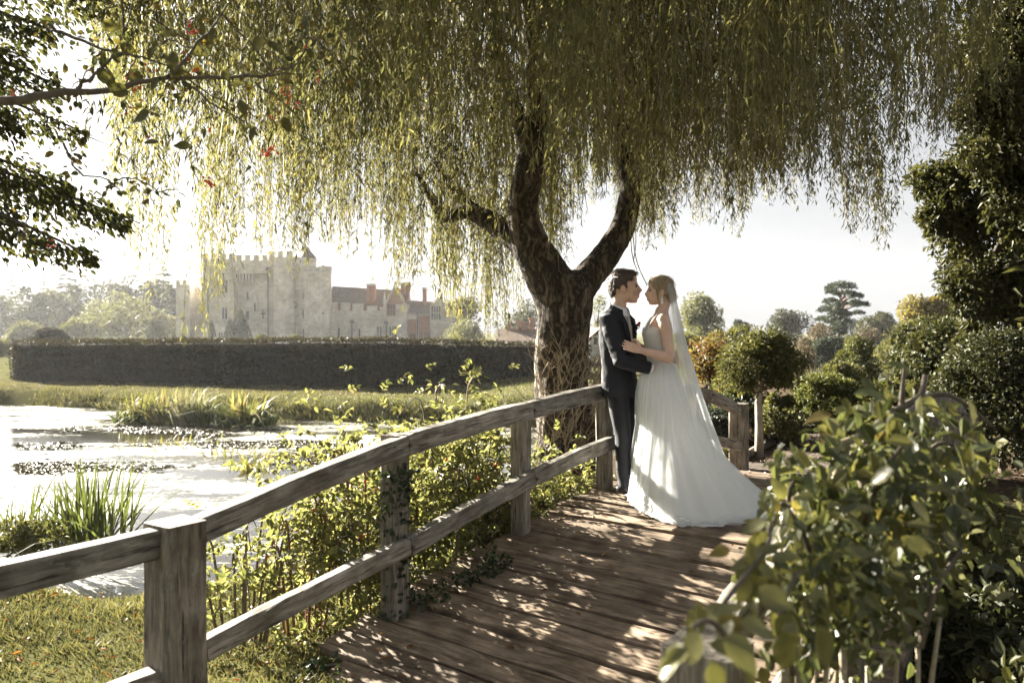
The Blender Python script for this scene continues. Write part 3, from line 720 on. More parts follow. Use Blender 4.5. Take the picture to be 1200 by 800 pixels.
# the long wing
cbox('wall', 379, 452, 364, 450, 0.6, 9, M['stone']); cbox('string_course', 386, 476, 371.6, 372.8, 0.45, 0.58, M['ashlar'])
for (x0, x1, yt) in ((388.5, 394, 355.2), (398.2, 408.5, 355.8), (412, 424.8, 356.6), (429, 440.2, 359), (444.5, 449.5, 360.5)):
    o = cbox('merlon', x0, x1, yt, 364.02, 0.6, 1.1, M['stone']); m2 = MB(); m2.box(U(x0-0.4), U(x1+0.4), CY + 0.53, CY + 1.17, H(yt), H(yt) + 0.12); m2.build('coping', M['ashlar'], o)
def slab_roof(x0, x1, yr0, yr1, ye, d0, d1, mat, name='roof', parent=None):
    mb = MB(); V = [(U(x0), CY + d0, H(ye)), (U(x1), CY + d0, H(ye)), (U(x1), CY + (d0+d1)/2, H(yr1)), (U(x0), CY + (d0+d1)/2, H(yr0)), (U(x0), CY + d1, H(ye)), (U(x1), CY + d1, H(ye))]
    mb.add(V, [(0,1,2,3),(3,2,5,4),(0,3,4),(1,5,2),(0,4,5,1)]); return mb.build(name, mat, parent or castle)
slab_roof(380, 474, 332.6, 338.5, 357.5, 1.9, 8.5, M['slate'])
cbox('wall', 380, 458, 355, 366, 2.1, 3.0, M['brick'])
def chimney(x0, x1, yt, yb, d, pots=2):
    w = (x1-x0); st = cbox('chimney', x0 + w*0.06, x1 - w*0.06, yb - 4, yb + 4, d - 0.15, d + 1.3, M['brick'])
    for k in range(pots):
        a = x0 + w*k/pots; s_ = cbox('chimney_stack', a + 0.25, a + w/pots - 0.25, yt + 2.4, yb - 4, d, d + 1.1, M['brick'], st)
        cbox('chimney_cap', a + 0.05 - 0.3, a + w/pots + 0.25, yt, yt + 2.38, d - 0.12, d + 1.22, M['ashlar'], st)
chimney(425.5, 436, 331, 357, 2.6); chimney(464, 475, 328.5, 350, 4.5)
# brick gable with oriel
cbox('wall', 452, 476.5, 356, 450, 0.2, 9, M['stone'])
mb = MB(); V = [(U(452), CY + 0.25, H(356)), (U(474), CY + 0.25, H(356)), (U(462.5), CY + 0.25, H(335.5)), (U(452), CY + 6, H(356)), (U(474), CY + 6, H(356)), (U(462.5), CY + 6, H(335.5))]
mb.add(V, [(0,1,2),(3,5,4),(0,2,5,3),(1,4,5,2),(0,3,4,1)]); g = mb.build('gable', M['brick'], castle)
for sx in (451.5, 474.5):
    m2 = MB(); m2.loft([(U(sx), CY + 0.25, H(356.5)), (U(462.5), CY + 0.25, H(334.5))], [0.16, 0.16], 4, ref=(0, 1, 0), phase=math.pi/4); m2.build('coping', M['ashlar'], g)
for (sx, y0, y1) in ((462.5, 336, 329), (450.5, 357, 342)):
    m2 = MB(); m2.loft([(U(sx), CY + 0.1, H(y0)), (U(sx), CY + 0.1, H((y0+y1)/2)), (U(sx), CY + 0.1, H(y1))], [0.24, 0.18, 0.03], 6); m2.build('pinnacle', M['ashlar'], castle)
cbox('pilaster', 449.2, 451.9, 356, 372, 0.0, 0.6, M['ashlar'])
window(454.5, 462.5, 356.5, 369, 0.2, 3, M['brick'], True)
slit(396, 384, 395, 0.6); slit(420.3, 385, 394.5, 0.6); window(441, 446.5, 382.5, 395, 0.6, 2); window(456, 464.5, 382.5, 396, 0.2, 3)
pipe(411.5, 379, 0.6); pipe(452.6, 380, 0.2)
# the brick bay and the right hand block
cbox('wall', 476.5, 504, 366, 450, 0.9, 9, M['stone']); cbox('brick_panel', 477.5, 487, 374, 450, 0.78, 0.88, M['brick']); cbox('brick_panel', 490, 503, 370, 450, 0.78, 0.88, M['brick'])
slab_roof(474, 506, 350, 352, 366.5, 0.7, 9, M['slate']); chimney(491.5, 496.5, 335, 354, 3.5, 1)
window(480, 485.8, 391, 399, 0.78, 2, M['brick']); window(493, 501.5, 390.5, 399, 0.78, 3, M['brick']); pipe(488.4, 366, 0.9, head=False)
cbox('wall', 504, 532, 362, 450, 0.0, 9, M['stone']); cbox('string_course', 503.8, 532.2, 381.2, 382.2, -0.14, -0.02, M['ashlar'])
mb = MB(); V = [(U(504.5), CY + 0.1, H(362)), (U(521.5), CY + 0.1, H(362)), (U(513), CY + 0.1, H(348)), (U(504.5), CY + 8, H(362)), (U(521.5), CY + 8, H(362)), (U(513), CY + 8, H(348))]
mb.add(V, [(0,1,2),(3,5,4),(0,2,5,3),(1,4,5,2),(0,3,4,1)]); mb.build('gable', M['stone'], castle)
slab_roof(520, 533, 352, 354, 362.4, 0.3, 8.8, M['slate'])
window(505.5, 516.5, 358.5, 374.5, 0.0, 4, None, True)

# ------------------------------------------------------------------ cottages beyond the garden
def cottage(label, x0, x1, yr, ye, Y, depth, wall, roof, chims=(), gable=None, wins=()):
    s = FPX/Y; ux = lambda px: (px-600)/s; hz = lambda py: CAMZ + (HORIZ-py)/s
    t = thing('cottage', label, 'cottage', (ux((x0+x1)/2), Y + depth/2, -0.8))
    b = MB(); b.box(ux(x0), ux(x1), Y, Y + depth, -1.0, hz(ye)); b.build('wall', wall, t)
    b = MB(); o = 0.35
    if gable is None:
        V = [(ux(x0)-o, Y-o, hz(ye)-0.1), (ux(x1)+o, Y-o, hz(ye)-0.1), (ux(x1)+o, Y+depth/2, hz(yr)), (ux(x0)-o, Y+depth/2, hz(yr)), (ux(x0)-o, Y+depth+o, hz(ye)-0.1), (ux(x1)+o, Y+depth+o, hz(ye)-0.1)]
        b.add(V, [(0,1,2,3),(3,2,5,4),(0,3,4),(1,5,2),(0,4,5,1)])
    else:
        xa, xb = gable; xm = (xa+xb)/2
        V = [(ux(xa)-o, Y-o, hz(ye)-0.1), (ux(xb)+o, Y-o, hz(ye)-0.1), (ux(xm), Y-o, hz(yr)), (ux(xa)-o, Y+depth, hz(ye)-0.1), (ux(xb)+o, Y+depth, hz(ye)-0.1), (ux(xm), Y+depth, hz(yr))]
        b.add(V, [(0,2,5,3),(1,4,5,2),(3,5,4),(0,3,4,1)])
        V = [(ux(xa), Y, hz(ye)), (ux(xb), Y, hz(ye)), (ux(xm), Y, hz(yr)-0.35), (ux(xa), Y+0.3, hz(ye)), (ux(xb), Y+0.3, hz(ye)), (ux(xm), Y+0.3, hz(yr)-0.35)]
        g = MB(); g.add(V, [(0,1,2),(3,5,4),(0,2,5,3),(1,4,5,2)]); g.build('gable', wall, t)
    rf = b.build('roof', roof, t)
    for (cx, cw, ct) in chims:
        c = MB(); c.box(ux(cx-cw), ux(cx+cw), Y + depth/2 - 0.4, Y + depth/2 + 0.4, hz(ye), hz(ct)); c.box(ux(cx-cw)-0.1, ux(cx+cw)+0.1, Y + depth/2 - 0.5, Y + depth/2 + 0.5, hz(ct)+0.003, hz(ct)+0.2); c.build('chimney', M['brick'], rf)
    for (wx, wy, ww, wh) in wins:
        f = MB(); X0, X1, Z0, Z1 = ux(wx-ww), ux(wx+ww), hz(wy+wh), hz(wy-wh); k = 0.09
        f.box(X0-k, X0, Y-0.08, Y+0.02, Z0-k, Z1+k); f.box(X1, X1+k, Y-0.08, Y+0.02, Z0-k, Z1+k); f.box(X0, X1, Y-0.08, Y+0.02, Z1, Z1+k); f.box(X0, X1, Y-0.12, Y+0.02, Z0-k, Z0)
        w = f.build('window', M['ashlar'], t); g = MB(); g.box(X0, X1, Y-0.03, Y+0.01, Z0, Z1); g.build('pane', M['glassd'], w)
tile = stone_mat('clay_tile_roof', (0.10,0.075,0.06), (0.15,0.11,0.09), (0.7,0.68,0.66), 3.5)
wash = flat_mat('limewash', (0.50,0.47,0.42), (0.60,0.58,0.53), 3, 0.9)
cottage('brown tiled cottage roofs with brick chimneys between the willow strands and its trunk', 586, 640, 385, 399, 72, 7, M['brick'], tile, [(596, 2.6, 382), (607.5, 1.4, 377), (614.5, 3.2, 379), (624.5, 2.8, 374)])
cottage('white gabled cottage seen between the willow trunk and the groom', 672, 716, 383, 406, 55, 7, wash, tile, [], (682, 727), [(698, 399.5, 2.6, 4.5)])
# ------------------------------------------------------------------ plant builders
def blob_crown(centre, radii, lobes, n, leaf, shape=1.9, fill=0.35, seed=0, squash=0.92, lobe_r=0.40, bias=None):
    # leaf positions, directions and normals for a crown built from many lobes on an ellipsoid
    g = np.random.default_rng(seed); c = np.array(centre, float); r = np.array(radii, float)
    d = unit(g.normal(size=(lobes, 3))); d[:, 2] = np.where(d[:, 2] < -0.75, -d[:, 2], d[:, 2])
    lc = c + d*r*g.uniform(0.4, 0.84, (lobes, 1)); lr = lobe_r*g.uniform(0.45, 1.3, (lobes, 1))*r.mean()
    k = g.integers(0, lobes, n); e = unit(g.normal(size=(n, 3))); e[:, 2] = np.where(e[:, 2] < -0.8, -e[:, 2], e[:, 2])
    rad = np.where(g.uniform(size=n) < fill, g.uniform(0.3, 1, n), g.normal(0.97, 0.09, n))
    P = lc[k] + e*(lr[k]*rad[:, None])*np.array([1, 1, squash])
    D = unit(e*0.7 + g.normal(0, 0.65, (n, 3)) + np.array([0, 0, -0.15])); N = unit(e + g.normal(0, 0.75, (n, 3)) + np.array([0, 0, 0.4]))
    return P, D, N, lc, lr

def branchy(mb, root, top, r0, limbs, seed=0, n=7):
    g = random.Random(seed); root = Vector(root); top = Vector(top); h = (top-root).length
    pts = [root, root.lerp(top, 0.35) + Vector((g.uniform(-.04,.04)*h, g.uniform(-.04,.04)*h, 0)), root.lerp(top, 0.7) + Vector((g.uniform(-.05,.05)*h, g.uniform(-.05,.05)*h, 0)), top]
    mb.loft(pts, [r0, r0*0.75, r0*0.5, r0*0.2], n, wob=0.08)
    for L in limbs:
        k = g.uniform(0.4, 0.9); p = root.lerp(top, k); q = Vector(L)
        mid = p.lerp(q, 0.5) + Vector((0, 0, 0.06*h)); mb.loft([p, mid, q], [r0*0.42, r0*0.26, r0*0.07], 5, wob=0.1)

def broad_tree(name, label, cat, centre, radii, ground, matkey, n, leaf, lobes=14, seed=0, group=None, trunk_r=None, six=False, fill=0.35, wl=0.6, bark='bark', lobe_r=0.40, trunk_top=None):
    centre = Vector(centre); base = Vector((centre.x, centre.y, ground)); t = thing(name, label, cat, base, group)
    P, D, N, lc, lr = blob_crown(centre, radii, lobes, n, leaf, seed=seed, fill=fill, lobe_r=lobe_r)
    g = np.random.default_rng(seed + 99); L = leaf*g.uniform(0.65, 1.3, n)
    leaves('crown', P, D, N, L, L*wl, M[matkey], t, kind='stuff', six=six)
    mb = MB(); tr = trunk_r or max(0.03, 0.05*radii[2]); lim = [tuple(lc[i]) for i in range(min(lobes, 9))]
    branchy(mb, base - Vector((0, 0, 0.15)), Vector(trunk_top) if trunk_top else centre + Vector((0, 0, radii[2]*0.3)), tr, lim, seed); mb.build('trunk', M[bark], t, True)
    return t

def conifer(label, px, pt, Y, half, ground, matkey, tiers=16, seed=0, group=None, n_per=46, name='conifer', ragged=0.35, bare=0.12, pb=None):
    n_per = int(n_per*1.7); matkey = 'dark'
    # a tall fir: straight stem, whorls of drooping boughs with gaps
    g = np.random.default_rng(seed); s = FPX/Y; top = at(px, pt, Y); base = Vector((top.x, Y, ground)); hgt = top.z - ground
    t = thing(name, label, 'tree', base, group); PP = []; DD = []; NN = []; LL = []; mb = MB()
    mb.loft([base - Vector((0,0,0.3)), base.lerp(top, 0.5), top], [hgt*0.016, hgt*0.010, 0.02], 6)
    for i in range(tiers):
        k = bare + (1-bare)*(i + g.uniform(-0.3, 0.3))/tiers; z = ground + hgt*min(max(k, 0.03), 0.985); reach = half/s*(1 - k)**0.75*g.uniform(1-ragged, 1.1)
        nb = g.integers(4, 8)
        for b in range(nb):
            q = g.uniform(0, 6.283); ln = reach*g.uniform(0.55, 1.1); u = g.uniform(0.15, 1, n_per)
            dx, dy = math.cos(q), math.sin(q); dr = -0.22*ln*u**1.6 + 0.05*ln
            w = (1-u)*0.28*ln + 0.05*ln
            P = np.column_stack([base.x + dx*ln*u - dy*g.normal(0, 1, n_per)*w*0.6, base.y + dy*ln*u + dx*g.normal(0, 1, n_per)*w*0.6, z + dr + g.normal(0, 0.02*ln + 0.02, n_per)])
            PP.append(P); DD.append(unit(np.array([dx, dy, -0.35]) + g.normal(0, 0.35, (n_per, 3)))); NN.append(unit(np.array([0, 0, 1.0]) + g.normal(0, 0.45, (n_per, 3)))); LL.append(np.full(n_per, max(0.16*ln, 0.12)))
            if b < 3: mb.loft([(base.x, base.y, z), (base.x + dx*ln*0.8, base.y + dy*ln*0.8, z - 0.12*ln)], [hgt*0.003, 0.01], 4)
    P = np.concatenate(PP); L = np.concatenate(LL)*2.0; leaves('crown', P, np.concatenate(DD), np.concatenate(NN), L, L*0.42, M[matkey], t, kind='stuff'); mb.build('trunk', M['bark'], t)
    return t

def pxtree(name, label, cat, px, py, Y, rx, ry, matkey, n, leafpx, seed, ground=-0.4, group=None, depth=None, full=True, **k):
    # a tree whose crown is centred on photo pixel (px, py) with half sizes rx, ry pixels, standing Y metres away
    s = FPX/Y; c = at(px, py, Y); rz = ry/s
    if full:                                  # foliage down to the ground
        top = c.z + rz; rz = (top - ground)*0.56; c.z = top - rz; n = int(n*max(1, rz*s/ry)**0.8)
    return broad_tree(name, label, cat, c, (rx/s, depth or rx/s*0.9, rz), ground, matkey, n, leafpx/s, seed=seed, group=group, **k)

# ------------------------------------------------------------------ the misty trees on the left
G1 = 'misty trees beyond the moat at the left'
conifer('tall thin bare-stemmed fir at the far left edge, furthest left of the misty trees', 14, 316, 165, 26, -1, 'yew', 13, 1, G1, 26, ragged=0.6, bare=0.35)
conifer('narrow misty fir with pointed top between the far left fir and the widest one', 52, 319, 160, 24, -1, 'yew', 15, 2, G1, 30, ragged=0.5)
conifer('widest of the misty firs, with level tiered boughs, in the middle of the left trees', 78, 309, 155, 44, -1, 'yew', 17, 3, G1, 46, ragged=0.5, bare=0.2)
conifer('small misty fir tip rising above the round trees left of the castle', 130, 321, 170, 22, -1, 'yew', 12, 4, G1, 30)
conifer('tall misty fir half behind the willow curtain beside the castle', 192, 306, 150, 34, -1, 'yew', 16, 5, G1, 40)
for i, (px, py, rx, ry, Y, mk, lb) in enumerate([
    (8, 372, 26, 26, 150, 'dark', 'dark round misty tree cut by the left edge of the photo'),
    (38, 358, 26, 30, 145, 'dark', 'tall dark rounded tree under the narrow misty fir'),
    (68, 362, 30, 30, 150, 'olive', 'broad misty tree below the widest fir'),
    (104, 352, 28, 32, 148, 'dark', 'dark misty tree right of the widest fir'),
    (146, 344, 30, 26, 152, 'dark', 'high dark misty crown behind the pale round trees'),
    (176, 350, 26, 26, 150, 'dark', 'dark misty crown nearest the willow curtain'),
    (205, 366, 20, 30, 140, 'dark', 'dark tree just left of the castle turret'),
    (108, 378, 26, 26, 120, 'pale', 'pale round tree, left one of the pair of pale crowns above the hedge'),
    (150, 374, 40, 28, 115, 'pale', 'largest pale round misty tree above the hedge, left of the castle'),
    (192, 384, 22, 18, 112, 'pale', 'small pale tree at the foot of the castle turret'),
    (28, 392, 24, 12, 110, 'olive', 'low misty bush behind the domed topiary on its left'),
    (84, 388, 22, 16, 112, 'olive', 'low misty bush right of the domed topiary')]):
    pxtree('misty_tree', lb, 'tree', px, py, Y, rx, ry, mk, 2600, 3.2, 20 + i, ground=-1, group=G1, lobes=16)
def topiary(label, px, py, Y, rx, ry, matkey, n, seed, cone=False):
    s = FPX/Y; c = at(px, py, Y); t = thing('topiary', label, 'topiary', (c.x, Y, -0.6)); g = np.random.default_rng(seed)
    e = unit(g.normal(size=(n, 3))); e[:, 2] = np.abs(e[:, 2]); r = np.array([rx/s, rx/s, ry*2/s])
    P = np.array([c.x, Y, c.z - ry/s]) + e*r*g.normal(1, 0.015, (n, 1))
    if cone: u = e[:, 2:3]; P = np.column_stack([c.x + e[:, 0]*rx/s*(1-u[:, 0]*0.55), Y + e[:, 1]*rx/s, c.z - ry/s + u[:, 0]*ry*2/s])
    L = 1.6/s*g.uniform(0.7, 1.4, n); leaves('foliage', P - e*L[:, None]*0.3, unit(e + g.normal(0, 0.5, (n, 3))), unit(e + g.normal(0, 0.6, (n, 3))), L, L*0.6, M[matkey], t, kind='stuff')
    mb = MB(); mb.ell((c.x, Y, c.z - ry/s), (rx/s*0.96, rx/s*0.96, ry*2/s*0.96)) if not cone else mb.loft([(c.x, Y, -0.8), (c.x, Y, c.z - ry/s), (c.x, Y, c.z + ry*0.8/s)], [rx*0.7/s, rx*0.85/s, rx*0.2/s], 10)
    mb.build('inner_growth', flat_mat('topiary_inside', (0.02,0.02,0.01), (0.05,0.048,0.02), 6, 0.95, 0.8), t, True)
topiary('domed golden-edged topiary standing behind the left end of the hedge', 58.5, 394, 50, 22, 10, 'hedge', 2600, 60)
topiary('small domed topiary behind the hedge in front of the castle gatehouse', 307, 396, 70, 8, 4, 'lime', 900, 61)
topiary('pale little domed bush behind the hedge at the foot of the round turret', 346, 397, 72, 7, 5, 'pale', 900, 62)
topiary('tall dark conical yew against the castle gatehouse', 282, 383, 100, 14, 20, 'dark', 1800, 63, True)
topiary('lower dark conical yew left of the tallest one at the castle', 270, 389, 101, 9, 14, 'olive', 1100, 64, True)
topiary('narrow dark climber clump on the castle left tower', 248, 390, 103, 6, 14, 'olive', 900, 65, True)
pxtree('bush', 'misty bush just beyond the left end of the long hedge', 'bush', 0, 412, 62, 15, 14, 'olive', 2600, 2.4, 76, ground=-0.6)
pxtree('tree', 'dark round tree at the right end of the castle wing', 'tree', 545, 366, 105, 16, 26, 'olive', 2400, 3, 70, ground=-1)
pxtree('bush', 'pale grey-green bush in front of the castle right end, above the hedge', 'bush', 545, 388, 80, 26, 16, 'pale', 2200, 2.6, 71, ground=-0.6)
pxtree('bush', 'low dark bush along the top of the hedge below the castle right end', 'bush', 527, 398, 60, 20, 5, 'olive', 1400, 2.2, 72, ground=-0.5)
pxtree('tree', 'dark trees behind the cottage chimneys', 'tree', 612, 372, 110, 30, 18, 'dark', 2200, 3, 73, ground=-1)
pxtree('weeping_tree', 'bare pale weeping tree behind the groom, above the white cottage', 'tree', 700, 362, 62, 12, 26, 'pale', 420, 3, 74, ground=-1, fill=0.5)

# ------------------------------------------------------------------ the garden and far trees on the right
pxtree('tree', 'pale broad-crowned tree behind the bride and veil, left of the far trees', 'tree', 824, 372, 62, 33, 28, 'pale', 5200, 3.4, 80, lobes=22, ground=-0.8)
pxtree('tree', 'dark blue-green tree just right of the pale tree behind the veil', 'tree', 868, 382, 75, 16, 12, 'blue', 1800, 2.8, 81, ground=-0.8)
pxtree('oak_tree', 'dark domed oak left of the tall pine', 'tree', 925, 379, 85, 24, 17, 'dark', 3600, 2.8, 82, ground=-0.8, lobes=20)
pxtree('oak_tree', 'dark domed oak right of the tall pine', 'tree', 1030, 378, 80, 23, 19, 'dark', 3600, 2.8, 83, ground=-0.8, lobes=20)
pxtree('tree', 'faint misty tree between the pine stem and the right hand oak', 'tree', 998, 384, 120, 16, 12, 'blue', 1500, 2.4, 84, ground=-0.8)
pxtree('bush', 'brownish rounded bush under the pine, left side', 'bush', 952, 392, 45, 18, 16, 'brownleaf', 2200, 2.4, 85, ground=-0.6)
pxtree('bush', 'grey conifer bush low in front of the pine stem', 'bush', 968, 402, 36, 17, 12, 'blue', 2600, 2.6, 86, ground=-0.5)
pxtree('conifer_bush', 'blue-green conifer mass around the pine stem', 'bush', 974, 384, 50, 20, 22, 'blue', 3200, 2.6, 87, ground=-0.6)
pxtree('bush', 'pale twiggy bush between the pine and the right hand oak', 'bush', 1016, 396, 48, 14, 13, 'brownleaf', 1600, 2.4, 88, ground=-0.6)
pxtree('willow_bush', 'tall golden willow bush right of the far oaks', 'bush', 1090, 372, 34, 37, 30, 'gold', 7000, 4.2, 89, ground=-0.4, lobes=26)
# the pine: long bare stem, flat layered plates of needles
def pine():
    Y = 58; s = FPX/Y; b = at(983, 420, Y); b.z = -0.6; t = thing('pine_tree', 'tall Scots pine with a leaning bare stem and flat layered crown against the sky', 'tree', b)
    mb = MB(); st = [(983,430),(983,400),(985,375),(988,358),(990,348),(986,340)]
    mb.loft([at(x, y, Y) for x, y in st], [0.22, 0.19, 0.16, 0.13, 0.09, 0.05], 7, wob=0.06)
    plates = [(986,337,17,4.5,0),(972,344,9,3.5,1),(1003,345,8,3,-1),(975,352,13,3.6,1),(1000,355,8,3,-1.5),(968,362,13,3.5,0.5),(1008,359,10,3,0),(983,368,14,3.2,-1),(1003,369,8,2.6,1),(970,376,14,4,0),(992,345,9,3,1.5)]
    PP = []; DD = []
    rp = random.Random(8); plates = plates + [(rp.uniform(964, 1008), rp.uniform(340, 380), rp.uniform(4, 8), rp.uniform(2, 3), rp.uniform(-2, 2)) for _ in range(12)]
    for i, (x, y, rx, ry, dy) in enumerate(plates):
        x += random.uniform(-4, 4); y += random.uniform(-2, 2); rx *= random.uniform(.7, 1.1); ry *= random.uniform(1.2, 2.0)
        g = np.random.default_rng(300+i); n = int(46*rx); c = at(x, y, Y + dy); e = g.normal(size=(n, 3)); e = unit(e)*g.uniform(0.2, 1, (n, 1))**0.5
        e[:, 2] = np.abs(e[:, 2])*1.1 - 0.25; P = np.array(c) + e*np.array([rx/s, rx/s*0.9, ry/s]); PP.append(P); DD.append(unit(e*0.6 + g.normal(0, .5, (n, 3)) + np.array([0, 0, .35])))
        p0 = at(986, min(y + 8, 392), Y); mb.loft([p0, p0.lerp(c, 0.5) + Vector((0, 0, 0.1)), c], [0.07, 0.05, 0.02], 5)
    P = np.concatenate(PP); n = len(P); L = 3.0/s*rng.uniform(0.7, 1.3, n); leaves('crown', P, np.concatenate(DD), rdir(n), L, L*0.4, M['blue'], t, kind='stuff'); mb.build('trunk', flat_mat('pine_bark', (0.085,0.06,0.045), (0.13,0.09,0.065), 4, 0.9), t, True)
pine()
pxtree('round_bush', 'neat round evergreen bush in the garden below the pine, lit from the left', 'bush', 1002, 416, 21, 25, 20, 'lime', 6500, 3.2, 90, ground=-0.2, lobes=26, fill=0.25, lobe_r=0.36)
pxtree('bush', 'large dark glossy bush in the garden under the golden willow', 'bush', 1092, 410, 14, 58, 36, 'dark', 11000, 5.4, 91, ground=-0.15, lobes=26, six=True)
pxtree('bush', 'pale-tipped loose shrub at the foot of the golden willow bush', 'bush', 1082, 388, 22, 44, 20, 'olive', 5500, 3.6, 92, ground=-0.2, lobes=24)
pxtree('box_bush', 'broad low clipped bush with sunlit yellow-green top beside the garden path', 'bush', 964, 462, 13, 48, 23, 'lime', 12000, 4.2, 93, ground=-0.08, lobes=34, fill=0.2, lobe_r=0.3, depth=0.75)
pxtree('bush', 'sprawling low green shrub at the left edge of the path behind the slim tree', 'bush', 912, 486, 11.8, 36, 26, 'olive', 8000, 4.6, 94, ground=-0.07, lobes=22, lobe_r=0.36)
pxtree('bush', 'grey-leaved low shrub behind the far bridge post', 'bush', 850, 494, 12.2, 40, 24, 'blue', 5000, 4.6, 95, ground=-0.07, lobes=18)
pxtree('autumn_shrub', 'open autumn shrub with yellow and red leaves right beside the veil', 'bush', 832, 428, 13.2, 36, 44, 'autumn', 2600, 4.8, 96, ground=-0.07, lobes=18, fill=0.6)
pxtree('bush', 'bushy yellow-green shrub behind the slim pale-stemmed tree', 'bush', 868, 446, 12.6, 30, 34, 'lime', 5200, 4.6, 97, ground=-0.07, lobes=18)
pxtree('bush', 'green shrub mass along the right side of the garden path', 'bush', 1040, 478, 9.5, 52, 34, 'olive', 9000, 6, 98, ground=-0.1, lobes=24)
pxtree('bush', 'dull green hedge-like shrub at the right edge under the big evergreen', 'bush', 1175, 450, 9.5, 78, 62, 'dark', 15000, 5.6, 99, ground=-0.1, lobes=34)
pxtree('bush', 'russet-leaved shrub showing above the vine at the right', 'bush', 1150, 428, 12.5, 24, 20, 'brownleaf', 2600, 4.4, 100, ground=-0.1)
for i, (px, py, Y, rx, ry, mk, n, lb) in enumerate([
    (850, 398, 46, 26, 16, 'olive', 2600, 'olive shrub far behind the autumn shrub, below the pale tree'), (905, 404, 40, 30, 16, 'dark', 2800, 'dark far shrub left of the pine bushes, above the slim tree'),
    (938, 420, 24, 20, 14, 'brownleaf', 2600, 'brownish low shrub between the slim tree and the pampas grass'), (1048, 408, 30, 26, 18, 'olive', 3000, 'mid green shrub between the round bush and the dark glossy bush'),
    (985, 436, 16.5, 40, 12, 'olive', 3600, 'low green planting behind the sunlit low bush'), (1125, 395, 40, 40, 20, 'dark', 2600, 'dark far shrub under the big evergreen'),
    (805, 412, 30, 22, 26, 'olive', 2400, 'shrub glimpsed through the veil'), (1030, 450, 12.5, 34, 18, 'lime', 4200, 'yellow-green continuation of the sunlit low bush behind the vine')]):
    pxtree('bush', lb, 'bush', px, py, Y, rx, ry, mk, n, 3.4 if Y > 20 else 4.4, 400 + i, ground=-0.15, lobes=18)
# pampas tuft
def tuft(name, label, cat, c, h, spread, n, w, matkey, group=None, droop=0.5, segs=4, base_r=0.1, blade_parts=False, h0=0.55):
    # arching strap leaves from one crown
    c = Vector(c); t = thing(name, label, cat, c, group); V = []; F = []
    for i in range(n):
        q = random.uniform(0, 6.283); ln = h*random.uniform(h0, 1.08); lean = abs(random.gauss(0, spread)); b = c + Vector((math.cos(q+1)*random.uniform(0, base_r), math.sin(q+1)*random.uniform(0, base_r), -0.03))
        d = Vector((math.cos(q), math.sin(q), 0)); sd = Vector((-d.y, d.x, 0)); tw = random.uniform(-0.9, 0.9); sd = (sd*math.cos(tw) + d*math.sin(tw)).normalized()
        v = []
        for k in range(segs+1):
            u = k/segs; p = b + d*(ln*(lean*u + droop*lean*u*u*u)) + Vector((0, 0, ln*(u - droop*0.55*lean*u**3*1.5)))
            ww = w*(1 - u**2.2)*(0.55 + 0.45*min(1, u*4)); ww = max(ww, 0.0004)
            v += [p - sd*ww*0.5, p + sd*ww*0.5]
        f = [(2*k, 2*k+1, 2*k+3, 2*k+2) for k in range(segs)]
        if blade_parts and i < 150:
            m_ = MB(); m_.add(v, f); m_.build('leaf_blade', M[matkey], t)
        else:
            b0 = len(V); V += v; F += [tuple(j + b0 for j in a) for a in f]
    if V: put('leaf_blades', np_mesh('leaf_blades', np.array([tuple(p) for p in V]), np.array(F), False), M[matkey], t, kind='stuff')
    return t
c = at(966, 440, 19); tuft('pampas_grass', 'silvery pampas grass tuft behind the sunlit low bush', 'ornamental grass', (c.x, c.y, -0.1), 1.0, 0.45, 420, 0.02, 'pampas', base_r=0.35)
c = at(950, 440, 18.5); tuft('pampas_grass', 'smaller buff grass tuft left of the silvery pampas', 'ornamental grass', (c.x, c.y, -0.1), 0.7, 0.5, 260, 0.018, 'pampas', base_r=0.25)

# the slim standard tree by the far end of the bridge
def standard():
    Y = 10.7; s = FPX/Y; b = at(890, 534, Y); t = thing('standard_tree', 'slim pale-stemmed lollipop tree with round dark crown beside the garden path', 'tree', b)
    mb = MB(); mb.loft([at(890.5, 540, Y), at(890, 500, Y), at(889, 466, Y), at(892, 450, Y)], [0.062, 0.05, 0.045, 0.035], 9, wob=0.05)
    for q in range(9): 
        e = Vector((math.cos(q*0.7), math.sin(q*0.7), random.uniform(0.3, 1.1))); p = at(889, 466 - q, Y); mb.loft([p, p + Vector((e.x*.08, e.y*.08, .14)), p + e*0.36 + Vector((0, 0, .15))], [0.02, 0.012, 0.004], 5)
    mb.build('trunk', M['palebark'], t, True)
    P, D, N, lc, lr = blob_crown(at(893, 431, Y), (54/s, 50/s, 43/s), 34, 10000, 0.06, seed=120, fill=0.3, lobe_r=0.38)
    L = 0.062*rng.uniform(0.6, 1.3, len(P)); leaves('crown', P, D, N, L, L*0.42, M['olive'], t, kind='stuff', six=True)
standard()
# log edging of the path
def edging(label, pts, r):
    t = MB(); P = [Vector((p[0], p[1], land1(p[0], p[1]) + 0.05)) for p in pts]; t.loft(P, [r*random.uniform(0.9, 1.1) for _ in P], 8, wob=0.08)
    o = t.build('edging_log', M['post'], None, True); own_base(o, P[0]); _tag(o, label, 'log')
edging('pale half-buried edging log in front of the sunlit low bush', [tuple(at(930, 492, 13.0))[:2], tuple(at(958, 484, 13.4))[:2], tuple(at(985, 480, 13.6))[:2]], 0.07)
edging('short edging board running from the bridge end post past the slim tree', [tuple(at(872, 533, 10.3))[:2], tuple(at(888, 522, 11.2))[:2], tuple(at(925, 506, 12.6))[:2]], 0.06)
